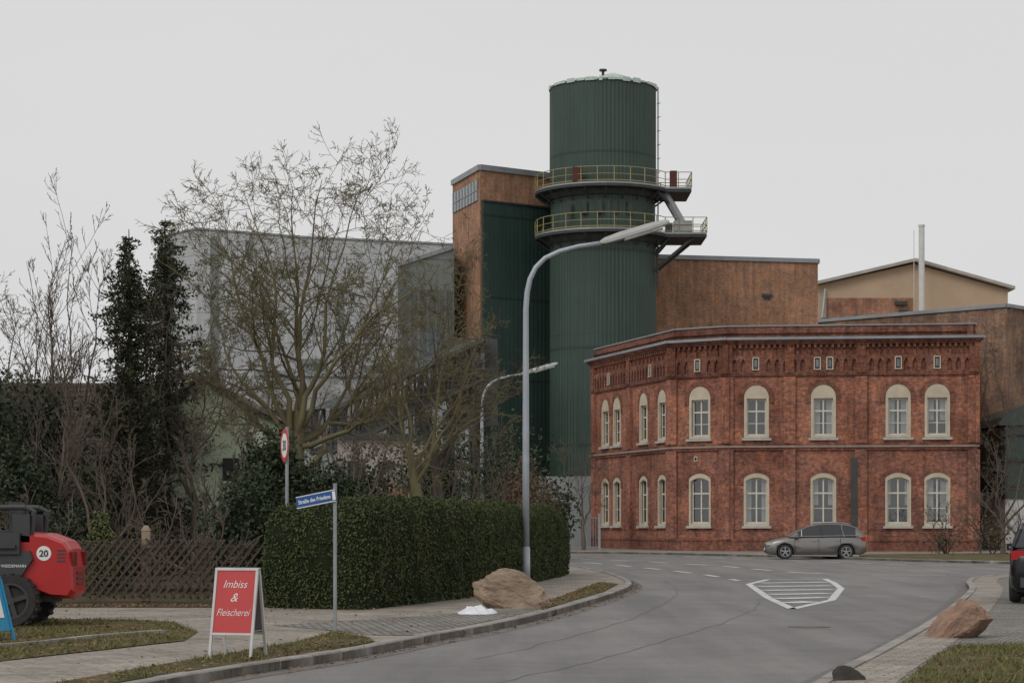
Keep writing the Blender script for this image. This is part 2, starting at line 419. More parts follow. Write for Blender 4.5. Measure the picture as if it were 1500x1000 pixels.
vergeA = [(-5.6,14.5),(-4.28,19.15),(-3.43,22.8),(-2.74,25.7),(-2.44,28.1),(-1.95,27.0),(-1.72,25.8),(-2.25,23.6),(-3.4,20.3),(-4.4,16.5),(-4.95,14.5)]
vergeB = [(-5.54,22.2),(-4.16,26),(-4.31,28.1),(-5.17,31),(-7.4,32.1),(-14,32.5),(-14,21),(-6.3,20.2)]
tongue = [(.5,35.0),(.95,38.0),(2.0,44.6),(2.6,50),(2.2,51.5),(1.75,48),(1.15,43.0),(.6,38.6)]
vergeR = [(2.75,15.5),(3.75,19.5),(4.85,23.3),(5.4,25.0),(7.5,25.6),(14,25.9),(14,15)]
vergeF = [(15.2,89.5),(17,84.6),(20.4,79.6),(28.2,76),(69,73.5),(69,105.5),(26,105.5),(25,101),(16.4,97)]
fstrip = [(-14,36.4),(-4.6,36.3),(-4.3,37.3),(-14,37.6)]
mb = MB()
for p in (vergeA, vergeB, tongue, vergeR, vergeF, fstrip): sheet(mb, p, 0.107)
mb.build('grass_verge', [M_grass])
cob = [(-3.5,30),(-2.03,32.1),(-.58,34.6),(.6,36.4),(-.1,32.3),(-.95,28.7),(-1.33,27.3),(-1.85,27.35),(-2.38,28.3)]
mb = MB(); sheet(mb, cob, 0.1015); mb.build('cobblestone_apron', [M_cob])
garden = [(-69,37.7),(-4.2,37.4),(-2.6,36.2),(-.95,41),(0,47.4),(1.3,58),(1.3,61),(-1.5,74),(-8,79),(-69,84)]
mb = MB(); sheet(mb, garden, 0.105); mb.build('garden_ground', [M_dirt])
mb = MB()
kl = smooth_line([(-8.5,22.3),(-6.15,24.6),(-5.47,26.5),(-4.75,27.9)], .8)
for i in range(len(kl)-1):
    a, b = kl[i], kl[i+1]; d = (b-a).normalized(); n = Vector((-d.y, d.x))*.05
    a2 = a+d*.01; b2 = b-d*.01
    vs = [(a2-n).to_3d(), (b2-n).to_3d(), (b2+n).to_3d(), (a2+n).to_3d()]
    vs = [Vector((v.x,v.y,.09)) for v in vs] + [Vector((v.x,v.y,.145)) for v in vs]
    mb.add(vs, [(4,5,6,7),(0,1,5,4),(1,2,6,5),(2,3,7,6),(3,0,4,7)])
mb.build('garden_edging_kerb', [M_kerb])

def quadline(mb, pts, w, z=0.005, dash=None):
    line = smooth_line(pts, .3); acc = 0
    for i in range(len(line)-1):
        a, b = line[i], line[i+1]; d = b-a; ln = d.length
        if ln < 1e-5: continue
        acc += ln
        if dash and (acc % (dash[0]+dash[1])) > dash[0]: continue
        n = Vector((-d.y, d.x)).normalized()*w/2
        vs = [(a-n), (b-n), (b+n), (a+n)]
        mb.add([(v.x, v.y, z) for v in vs], [(0,1,2,3)])
def rawline(mb, a, b, w, z=0.005):
    a = Vector(a); b = Vector(b); d = (b-a).normalized(); n = Vector((-d.y, d.x))*w/2
    mb.add([(v.x, v.y, z) for v in (a-n, b-n, b+n, a+n)], [(0,1,2,3)])
mb = MB()
tri = [(6.15,53.2),(5.45,43.5),(5.2,38.0),(6.6,42.3),(8.0,49.8),(8.55,54.5),(8.9,58.3),(7.2,57.6)]
for i in range(len(tri)): rawline(mb, tri[i], tri[(i+1) % len(tri)], .17)
def xrange_at(y):
    xs = []
    for i in range(len(tri)):
        a, b = tri[i], tri[(i+1) % len(tri)]
        if (a[1]-y)*(b[1]-y) < 0: xs.append(a[0]+(b[0]-a[0])*(y-a[1])/(b[1]-a[1]))
    return (min(xs), max(xs)) if len(xs) >= 2 else None
for y in (41.0, 43.3, 45.8, 48.5, 51.4, 54.4):
    r = xrange_at(y)
    if r: rawline(mb, (r[0]+.1, y-.3), (r[1]-.1, y+.4), .55, 0.009)
quadline(mb, [(1,86),(3.25,80.5),(4.94,70.6),(5.9,63.2),(6.25,56.5)], .19, dash=(2.4, 2.4))
quadline(mb, [(1,96),(5.2,85),(7.6,76),(8.35,70.6),(9.4,64.8),(11.5,62.6),(15,63),(30,66)], .2, dash=(2.4, 2.0))
quadline(mb, [(3,101.5),(7.2,98),(10,91),(13.4,82),(17,75.5),(28,71.5)], .2, dash=(1.4, 1.2))
mb.build('road_markings', [M_mark])
mb = MB()
r7 = random.Random(5)
for base in ([(-.9,18),(1.6,26),(4.1,36),(5.2,43)], [(-.4,24),(.9,29),(2.3,36),(3.7,46),(4.2,56)]):
    ln_ = smooth_line(base, .8)
    quadline(mb, [(p.x+r7.gauss(0,.03), p.y) for p in ln_], .014, 0.0045)
mb.build('asphalt_seam', [basic('tar_seam', (0.12, 0.115, 0.11), (0.19, 0.185, 0.18), 3, 0.8)])
mb = MB(); mb.tube([(4.55,31.4,0.0),(4.55,31.4,0.012)], .32, 24); mb.tube([(4.55,31.4,0.012),(4.55,31.4,0.016)], .24, 24)
mb.build('manhole_cover', [basic('cast_iron', (0.13,0.12,0.11), (0.18,0.165,0.15), 10, 0.8)])

rng = np.random.default_rng(5)
def in_poly(P, poly):
    x, y = P[:,0], P[:,1]; ins = np.zeros(len(P), bool); n = len(poly)
    for i in range(n):
        x1, y1 = poly[i]; x2, y2 = poly[(i+1) % n]
        c = ((y1 > y) != (y2 > y)) & (x < (x2-x1)*(y-y1)/(y2-y1+1e-12)+x1)
        ins ^= c
    return ins
def scatter(poly, n, box=None):
    xs = [p[0] for p in poly]; ys = [p[1] for p in poly]
    x0, x1, y0, y1 = box or (min(xs), max(xs), min(ys), max(ys))
    P = np.column_stack([rng.uniform(x0, x1, n), rng.uniform(y0, y1, n)])
    return P[in_poly(P, poly)]
def clump_filter(P, sc, th):
    k = np.array([noise.noise(Vector((p[0]*sc, p[1]*sc, 3.1)))+.5*noise.noise(Vector((p[0]*sc*4, p[1]*sc*4, 7.1))) for p in P])
    return P[k + rng.uniform(-.25, .25, len(P)) > th]
def blades(P, h0, h1):
    n = len(P); h = rng.uniform(h0, h1, n)*(.6+.8*rng.random(n)); a = rng.uniform(0, 6.283, n); w = rng.uniform(.004, .009, n)
    lean = rng.normal(0, .6, (n, 2))*h[:,None]
    b = np.column_stack([P, np.full(n, .105)])
    o = np.column_stack([np.cos(a)*w, np.sin(a)*w, np.zeros(n)])
    t = b + np.column_stack([lean, h])
    return np.stack([b-o, b+o, t], 1).reshape(-1, 3)
Ps = [clump_filter(scatter(vergeA, 26000), 1.2, .05), clump_filter(scatter(vergeB, 42000, (-8.5,-4,20,32.5)), 1.2, .05),
      clump_filter(scatter(vergeR, 45000, (2.5,9,17,27.5)), 1.0, -.1), clump_filter(scatter(tongue, 7000), 1.2, 0.15)]
BV = np.concatenate([blades(p, .02, .065) for p in Ps])
np_mesh('grass_tufts', BV, np.arange(len(BV)).reshape(-1, 3), [M_blade])

def quads(C, s0, s1, asp=0.6, flat=None, nrm=None):
    n = len(C); s = rng.uniform(s0, s1, n)[:,None]
    a = rng.normal(size=(n,3))
    if flat is not None: a[:,2] *= flat
    a /= np.linalg.norm(a, axis=1)[:,None]
    if nrm is None:
        b = rng.normal(size=(n,3))
        if flat is not None: b[:,2] *= flat
    else:
        b = np.cross(a, nrm + rng.normal(0, .45, (n,3)))
    b -= a*np.sum(a*b, 1)[:,None]; b /= (np.linalg.norm(b, axis=1)[:,None]+1e-9)
    return np.stack([C-a*s, C-b*s*asp, C+a*s, C+b*s*asp], 1).reshape(-1, 3)
hb = [(-4.4,35.4),(-2.5,34.6),(-2.3,35.6),(-.5,41),(.5,48),(.1,48),(-1,41),(-2.7,35.9),(-4.4,36.3)]
lit = [scatter(vergeA, 4500), scatter(vergeB, 4500, (-8.5,-4,20,32.5)), scatter(tongue, 3800), scatter(fstrip, 5500),
       scatter(hb, 4500), scatter(vergeR, 2500, (2.5,9,17,27.5)), scatter([(-9,17),(-1.5,24),(.5,34),(-2,34.5),(-9,35.5)], 900)]
P = np.concatenate(lit); C = np.column_stack([P, rng.uniform(.112, .125, len(P))])
gl_ = [p for p in offset(L, -.12) if p.y < 60]
gp_ = np.array([(p.x+random.gauss(0,.06), p.y+random.uniform(-.5,.5), .012) for p in gl_ for _ in range(22)])
C = np.concatenate([C, gp_])
LV = quads(C, .012, .032, .7, .15)
np_mesh('fallen_leaves', LV, np.arange(len(LV)).reshape(-1, 4), [M_litter])

# ------------------------------------------------------------------ vegetation
def leaf_object(name, C, s0, s1, mat, parent=None, asp=.6, nrm=None, flat=None):
    V = quads(C, s0, s1, asp, flat, nrm)
    return np_mesh(name, V, np.arange(len(V)).reshape(-1, 4), [mat], parent)

foot = [(-4.4,36.15),(-2.85,35.3),(-2.5,35.35),(-2.3,35.7),(-.8,40.9),(.05,47.4),(1.5,57.5),(1.65,59.5),(1.45,61),(.9,61.8),(.2,61.2),(-.9,50),(-2.1,42),(-3.4,38.3),(-4.4,38)]
hedge = empty('hedge')
def ring_pts(poly, step):
    out = []; n = len(poly)
    for i in range(n):
        a = Vector(poly[i]); b = Vector(poly[(i+1) % n]); k = max(1, int((b-a).length/step))
        for j in range(k): out.append(a.lerp(b, j/k))
    return out
rp = ring_pts(foot, .3); n = len(rp)
nr = []
for i in range(n):
    t = (rp[(i+2) % n]-rp[i-2]).normalized(); nr.append(Vector((t.y, -t.x)))
def htop(x, y):
    h = 2.06 + .08*noise.noise(Vector((x*.8, y*.8, 0))) + .05*noise.noise(Vector((x*3, y*3, 1)))
    if y < 38.2: h -= max(0, (-3.0-x))*.12
    if y > 56.5: h -= ((y-56.5)/5.5)**2*.9
    return h
mb = MB(); levels = [(0,.05),(.3,.0),(.7,-.02),(.88,.06),(.97,.22),(1.0,.5)]
vs = []
for f, ins in levels:
    for p, q in zip(rp, nr):
        bulge = .10*noise.noise(Vector((p.x*1.3, p.y*1.3, f*2)))
        w = p - q*(ins+.05-bulge)
        vs.append((w.x, w.y, .09 + f*(htop(p.x, p.y)-.12)))
fs = []
for k in range(len(levels)-1):
    for i in range(n):
        j = (i+1) % n; fs.append((k*n+i, k*n+j, (k+1)*n+j, (k+1)*n+i))
mb.add(vs, fs)
top = [Vector(v) for v in vs[-n:]]
tt = tessellate_polygon([[Vector((v.x, v.y, 0)) for v in top]]); mb.add(top, [tuple(t) for t in tt])
mb.build('core', [M_hcore], hedge)
C = []; NN = []
segA = [(Vector(vs[k*n+i]), Vector(vs[k*n+(i+1) % n]), Vector(vs[(k+1)*n+i]), Vector(vs[(k+1)*n+(i+1) % n])) for k in range(len(levels)-1) for i in range(n)]
for a, b, c, d in segA:
    ar = ((b-a).length*(c-a).length)
    nn = (b-a).cross(c-a)
    if nn.length < 1e-8: continue
    nn.normalize()
    vis = nn.y < .3 or nn.x > 0
    for _ in range(int(ar*(1500 if vis else 200))+1):
        u, v = random.random(), random.random()
        p = a.lerp(b, u).lerp(c.lerp(d, u), v)
        th = noise.noise(p*2.4)+.5*noise.noise(p*6)
        if th < -.4 and random.random() < .5: continue
        p = p + nn*(random.uniform(-.03, .06)+.04*th)
        C.append(p); NN.append(nn)
for _ in range(900):
    i = random.randrange(n); f = random.uniform(.85, 1.04)
    p = rp[i]-nr[i]*random.uniform(.1, .5); C.append(Vector((p.x, p.y, f*htop(p.x, p.y)+random.uniform(0,.07)))); NN.append(Vector((0,0,1)))
leaf_object('leaves', np.array([tuple(p) for p in C]), .014, .031, M_hedge, hedge, .7, np.array([tuple(p) for p in NN]))

def conifer(name, x, y, h, rbase, zlow=.6, seed=1, mat=None, dens=1.0, pw=.75, rmin=.06):
    r = random.Random(seed); e = empty(name)
    mb = MB(); mb.tube([(x,y,0),(x+.05,y,h*.5),(x,y,h)], [.16,.09,.012], 8)
    C = []
    z = zlow
    while z < h-.05:
        t = (z-zlow)/(h-zlow)
        nb = int(8*dens) if t < .9 else 6
        for k in range(nb):
            a = r.uniform(0, 6.283)
            d = Vector((math.cos(a), math.sin(a), 0))
            Rr = (rbase*(1-t)**pw+rmin) * (.85 + .75*noise.noise(Vector((d.x*1.1+seed, d.y*1.1, z*1.1))))
            ln = max(.12, Rr*r.uniform(.5, 1.2))
            pts = []
            for q in range(5):
                s = q/4
                pts.append(Vector((x, y, z)) + d*ln*s + Vector((0, 0, -ln*.45*s + ln*.32*s*s*s)))
            mb.tube(pts, [.018, .014, .01, .007, .004], 3, 0, False)
            m = int(9 + ln*36)
            for q in range(m):
                s = r.uniform(.1, 1)**.8
                p = Vector((x, y, z)) + d*ln*s + Vector((0, 0, -ln*.45*s + ln*.32*s**3))
                sp = .12*(1.15-s)*ln + .04
                C.append((p.x + r.gauss(0, sp), p.y + r.gauss(0, sp), p.z - abs(r.gauss(0, .13)) + .03))
        z += r.uniform(.13, .24)
    mb.build('trunk_and_branches', [M_barkd], e)
    leaf_object('needles', np.array(C), .04, .10, mat or M_needle, e, .34)
    return e
conifer('spruce_tree', -10.85, 58, 9.9, 1.7, .5, 3, pw=.55, dens=1.25, rmin=.12)
conifer('spruce_tree', -10.5, 62, 10.8, 2.4, .5, 9, pw=.6, dens=1.25, rmin=.12)
conifer('spruce_tree', -14.6, 56, 6.5, 2.1, .4, 14)

def bush(name, blobs, nper, s0, s1, mat, core=True, corem=None, asp=.6, lo=.62):
    e = empty(name); C = []; mb = MB()
    for (x, y, z, rx, rz) in blobs:
        m = int(nper*rx*rz)
        dv = rng.normal(size=(m,3)); dv /= np.linalg.norm(dv, axis=1)[:,None]
        lump = np.array([1+.45*noise.noise(Vector((d[0]*2.2+x, d[1]*2.2+y, d[2]*2.2+z)))+.2*noise.noise(Vector((d[0]*6+x, d[1]*6+y, d[2]*6+z))) for d in dv])
        rr = rng.uniform(lo, 1.08, m)*lump
        p = dv*rr[:,None]*np.array([rx, rx, rz]) + np.array([x, y, z])
        C.append(p[p[:,2] > .1])
        if core:
            bm = bmesh.new(); bmesh.ops.create_icosphere(bm, subdivisions=3, radius=1)
            for v in bm.verts:
                d = v.co.normalized(); l = 1+.45*noise.noise(Vector((d.x*2.2+x, d.y*2.2+y, d.z*2.2+z)))
                v.co = Vector((d.x*rx, d.y*rx, d.z*rz))*l*.70 + Vector((x, y, z))
            mb.add([v.co.copy() for v in bm.verts], [tuple(v.index for v in f.verts) for f in bm.faces], 1); bm.free()
        for q in range(5):
            a = random.uniform(0, 6.28); mb.tube([(x, y, 0), (x+.3*rx*math.cos(a), y+.3*rx*math.sin(a), z*.7), (x+.8*rx*math.cos(a), y+.8*rx*math.sin(a), z+.5*rz)], [.04, .025, .01], 5, 0)
    mb.build('stems', [M_barkd, corem or M_hcore], e)
    leaf_object('leaves', np.concatenate(C), s0, s1, mat, e, asp)
    return e
bush('evergreen_bush', [(-5.7,45,1.3,1.0,1.4),(-4.9,46,1.5,.95,1.5),(-4.1,47,1.9,.8,1.0),(-5.4,46,2.7,.75,.9)], 5200, .03, .065, M_ever)
bush('evergreen_bush', [(-12.6,46,1.6,1.3,1.7),(-11.3,45,.9,.9,1.0),(-13.5,50,3.0,1.6,2.4),(-11.9,49,2.0,.9,1.4)], 4000, .035, .075, M_ever)
bush('evergreen_bush', [(-9.4,47,.6,.7,.6),(-10.3,46,.9,.8,1.0)], 3500, .03, .07, M_ever)
bush('ivy_thicket', [(-14.4,58,3.4,1.6,2.2),(-12.9,59,2.2,1.2,2.4),(-11.8,57,1.6,1.0,1.6),(-13.2,58,4.6,1.0,1.1)], 1500, .04, .085, M_ever, core=False, lo=.15)
bush('cypress_shrub', [(-8.55,42.5,.7,.36,.75),(-8.55,42.5,1.25,.22,.6)], 14000, .02, .045, M_cyp)
bush('autumn_bush', [(.3,82,2.9,1.1,1.4),(1.3,84,2.2,.9,1.2)], 650, .05, .10, M_rust, core=False, lo=.2)
bush('dark_shrub', [(-.2,88,3.0,2.0,2.8),(2.0,90,2.0,1.0,1.6),(-3.2,90,3.4,2.0,3.0),(-6.5,92,2.8,2.0,2.5)], 700, .06, .13, M_ever, core=False, lo=.15)
M_dry = basic('dry_leaves', (0.085,0.08,0.045), (0.14,0.105,0.07), 1.0, .85, island=.5)
bush('dry_shrub', [(21.0,99,.7,1.1,.8),(23.0,98,1.0,1.3,1.0),(25,97,1.0,1.3,1.0)], 420, .04, .09, M_dry, core=False, lo=.1)
bush('rusty_shrub', [(24.6,94,.35,.7,.35),(26.2,93,.4,.8,.4)], 1500, .03, .06, M_rust, core=False, lo=.2)

class Tree:
    def __init__(s, seed): s.r = random.Random(seed); s.mb = MB()
    def rot(s, d, ang):
        ax = d.orthogonal().normalized()
        ax = Matrix.Rotation(s.r.uniform(0, 6.283), 3, d) @ ax
        return (Matrix.Rotation(ang, 3, ax) @ d).normalized()
    def path(s, p, d, ln, r0, nseg, wob, up, r1=None):
        pts = [p.copy()]; d = d.copy(); q = p.copy()
        for i in range(nseg):
            d = (d + Vector((s.r.gauss(0, wob), s.r.gauss(0, wob), s.r.gauss(0, wob)+up))).normalized()
            q = q + d*(ln/nseg); pts.append(q.copy())
        r1 = r1 if r1 is not None else r0*.35
        rad = [r0+(r1-r0)*i/nseg for i in range(nseg+1)]
        return pts, rad
    def at(s, pts, rad, t):
        f = t*(len(pts)-1); i = min(int(f), len(pts)-2); u = f-i
        return pts[i].lerp(pts[i+1], u), rad[i]+(rad[i+1]-rad[i])*u, (pts[i+1]-pts[i]).normalized()
    def kids(s, pts, rad, ln, level, cfg):
        if level > cfg['max']: return
        nk = cfg['n'][level-1]
        for k in range(nk):
            t = s.r.uniform(.2, 1.0) if level > 1 else s.r.uniform(.28, 1.0)
            p, r, d = s.at(pts, rad, t)
            l2 = ln*cfg['ratio']*s.r.uniform(.5, 1.2)*(1.15-.45*t)
            r2 = max(cfg['rmin'], min(r*.55, l2*cfg.get('rk', .016)))
            dd = s.rot(d, math.radians(s.r.uniform(*cfg['ang'])))
            ns = (6, 4, 3, 2)[min(level-1, 3)]
            ps, rs = s.path(p, dd, l2, r2, ns, cfg['wob'], cfg['up'], max(cfg['rmin']*.6, r2*.3))
            s.mb.tube(ps, rs, 5 if level == 1 else 3, 0, False)
            s.kids(ps, rs, l2, level+1, cfg)
    def limb(s, p, target, r0, cfg, sag=.15):
        p = Vector(p); T = Vector(target); d = T-p; ln = d.length; n = 12
        w = [Vector((0,0,0))]; v = Vector((0,0,0))
        for i in range(n):
            v = v*.6 + Vector((s.r.gauss(0, .016), s.r.gauss(0, .016), s.r.gauss(0, .016)))*ln
            w.append(w[-1] + v)
        pts = []
        for i in range(n+1):
            t = i/n
            pts.append(p.lerp(T, t) + (w[i]-w[-1]*t) + Vector((0,0,-1))*sag*ln*math.sin(math.pi*t))
        rad = [r0*(1-t/n)**1.15+.009 for t in range(n+1)]
        s.mb.tube(pts, rad, 8, 0, False)
        s.kids(pts, rad, ln, 1, cfg)
def bare_tree(name, base, trunk_top, r0, limbs, cfg, seed, mat, rl=.45, sag=.1):
    t = Tree(seed); b = Vector(base); tp = Vector(trunk_top)
    pts = [b, b.lerp(tp, .3)+Vector((.04,.02,0)), b.lerp(tp, .65)+Vector((-.04,0,0)), tp]
    t.mb.tube(pts, [r0*1.25, r0, r0*.9, r0*.6], 12, 0, False)
    for i, T_ in enumerate(limbs):
        f = t.r.uniform(.62, .98)
        t.limb(b.lerp(tp, f), T_, r0*rl*t.r.uniform(.75, 1.2), cfg, sag)
    return t.mb.build(name, [mat], None, True)
cfgA = dict(max=4, n=(13,8,5,3), ratio=.46, rmin=.0075, ang=(25, 75), wob=.13, up=.015, rk=.012)
Y = 55
bare_tree('bare_tree', (-5.8,Y,0), (-5.75,Y,4.6), .27,
  [(-8.0,Y,9.6),(-7.0,Y-1.5,10.2),(-6.0,Y+1,10.7),(-5.1,Y,10.8),(-4.0,Y-1,10.4),(-3.0,Y+1,9.5),(-1.9,Y-1,8.4),(-1.3,Y+1,6.9),(-8.3,Y+1,7.6),(-8.4,Y-1,5.6),(-3.3,Y+2,7.4),(-7.4,Y+2,8.6),(-2.5,Y-2,5.6),(-8.0,Y-1,4.3)],
  cfgA, 11, M_bark, .34, .08)
cfgB = dict(max=4, n=(9,6,5,3), ratio=.43, rmin=.0075, ang=(25, 68), wob=.13, up=.03, rk=.013)
bare_tree('bare_tree', (-2.6,66,0), (-3.3,66,4.0), .19,
  [(-3.6,66,9.0),(-2.0,65,9.2),(-.9,67,8.0),(-4.9,66,8.2),(-.1,66,6.2),(-1.4,64,7.4)], cfgB, 21, M_bark, .38, .05)
bare_tree('bare_tree', (-2.3,72,0), (-2.7,72,4.0), .21,
  [(-4.4,72,7.2),(-1.2,72,8.2),(.2,72,6.8),(-2.9,71,8.8)], cfgB, 23, M_barkd, .45, .05)
cfgC = dict(max=3, n=(14,7,5), ratio=.33, rmin=.008, ang=(18, 45), wob=.09, up=.10)
bare_tree('slender_bare_tree', (-12.2,58,0), (-12.2,58,1.2), .10, [(-12.4,58,9.6),(-11.7,58,8.2),(-13.0,58,8.4),(-12.8,57,7.4)], cfgC, 31, M_bark2, .55, 0)
bare_tree('slender_bare_tree', (-13.4,60,0), (-13.4,60,1.2), .1, [(-13.5,60,8.6),(-14.4,60,7.4),(-12.9,60,7.8)], cfgC, 33, M_bark2, .55, 0)
bare_tree('bare_tree', (-16.4,62,0), (-16.3,62,3.0), .17, [(-15.2,62,8.0),(-14.4,62,6.6),(-17.6,62,8.8),(-16.2,61,9.0),(-15.4,61,7.0)], cfgB, 35, M_bark2, .42, .05)
bare_tree('bare_tree', (-9.3,60,0), (-9.3,60,2.2), .11, [(-9.8,60,8.6),(-8.6,60,8.0),(-8.1,60,6.6),(-10.0,60,7.0)], cfgB, 37, M_bark2, .42, .05)
bare_tree('bare_tree', (-7.3,50,0), (-7.3,50,1.2), .06, [(-7.8,50,4.2),(-6.8,50,4.5),(-8.1,50,3.4),(-6.4,50,3.6)], cfgC, 39, M_bark2, .55, .05)
bare_tree('bare_tree', (-8.9,44,0), (-8.9,44,.8), .05, [(-9.6,44,3.6),(-8.6,44,4.2),(-8.1,44,3.2)], cfgC, 40, M_bark2, .6, 0)
bare_tree('bare_tree', (-11.2,50,0), (-11.2,50,1.2), .06, [(-12.0,50,4.6),(-11.0,50,5.2),(-10.4,50,4.2)], cfgC, 42, M_bark2, .6, 0)
bare_tree('bare_tree', (24.2,101,0), (24.2,101,1.8), .12, [(22.6,101,5.4),(24.4,101,6.4),(26.2,101,5.4),(23.4,100,5.8),(25.4,100,5.2)], cfgB, 41, M_bark2, .5, .05)
bare_tree('bare_tree', (3.9,112,0), (3.9,112,1.8), .1, [(2.9,112,5.2),(4.2,112,5.8),(4.7,112,4.6)], cfgB, 43, M_bark2, .5, .05)
bare_tree('bare_tree', (-6.5,86,0), (-6.5,86,2.0), .14, [(-8.6,86,6.4),(-6.8,86,7.6),(-5,86,6.4),(-5.6,85,5.4)], cfgB, 45, M_bark2, .5, .05)
cfgS = dict(max=3, n=(8,5,3), ratio=.4, rmin=.009, ang=(20, 55), wob=.14, up=.05)
for k, (x, y, h) in enumerate([(-1.6,70,4.4),(-3.2,68,4.0),(-.5,74,4.6),(-5.0,60,4.2),(20.6,99,2.4),(22.4,98,3.0),(24.4,97,2.8),(26.2,97,2.6),(-10.4,43,2.4),(-7.6,44,2.2),(-6.3,42,1.8),(-9.8,51,3.6),(-12.6,52,4.4),(-14.5,54,5.2)]):
    bare_tree('bare_shrub', (x,y,0), (x,y,.5), .05, [(x-1.2,y,h*.8),(x-.5,y,h),(x+.4,y,h*.95),(x+1.2,y,h*.75),(x,y-1,h*.7)], cfgS, 60+k, M_bark2, .5, .05)
t = Tree(77)
for i in range(9):
    x = 24.6+i*.45; yy = 118.0+(28.5-x)*.952-.12
    p = Vector((x, yy, 3)); pts = [p]
    for k in range(10):
        p = p + Vector((t.r.gauss(0, .22), 0, 1.0)); p.y = 118.0+(28.5-p.x)*.952-.15; pts.append(p.copy())
    t.mb.tube(pts, [.05*(1-k/12) for k in range(11)], 4, 0, False)
    t.kids(pts, [.03]*11, 5, 1, dict(max=2, n=(16,5), ratio=.2, rmin=.012, ang=(40,80), wob=.2, up=.0))
t.mb.build('climbing_vine', [M_bark2])

# ------------------------------------------------------------------ red brick house
class Frame:
    def __init__(s, P, Q, z0=0.0):
        P = Vector((P[0], P[1], z0)); Q = Vector((Q[0], Q[1], z0))
        x = (Q-P); s.L = x.length; x.normalize(); y = Vector((0,0,1)); z = x.cross(y)
        s.M = Matrix(((x.x, y.x, z.x, P.x), (x.y, y.y, z.y, P.y), (x.z, y.z, z.z, P.z), (0,0,0,1)))
def T(x, y, z): return Matrix.Translation((x, y, z))
A = (4.84,123.0); B = (8.65,110.4); Cc = (11.32,108.5); D = (24.25,107.0); E = (25.2,119.5); F0 = (9,127)
house = empty('brick_house')
wall, trim, dkt, crm, gls, frm, inr = MB(), MB(), MB(), MB(), MB(), MB(), MB()
def arch(cx, w, z0, zs, rise, n=10):
    pts = [(cx-w/2, z0), (cx+w/2, z0), (cx+w/2, zs)]
    R_ = (w*w/4+rise*rise)/(2*rise); a0 = math.asin(min(1, w/2/R_)); cz = zs+rise-R_
    for i in range(1, n):
        a = a0-2*a0*i/n; pts.append((cx+R_*math.sin(a), cz+R_*math.cos(a)))
    pts.append((cx-w/2, zs)); return pts
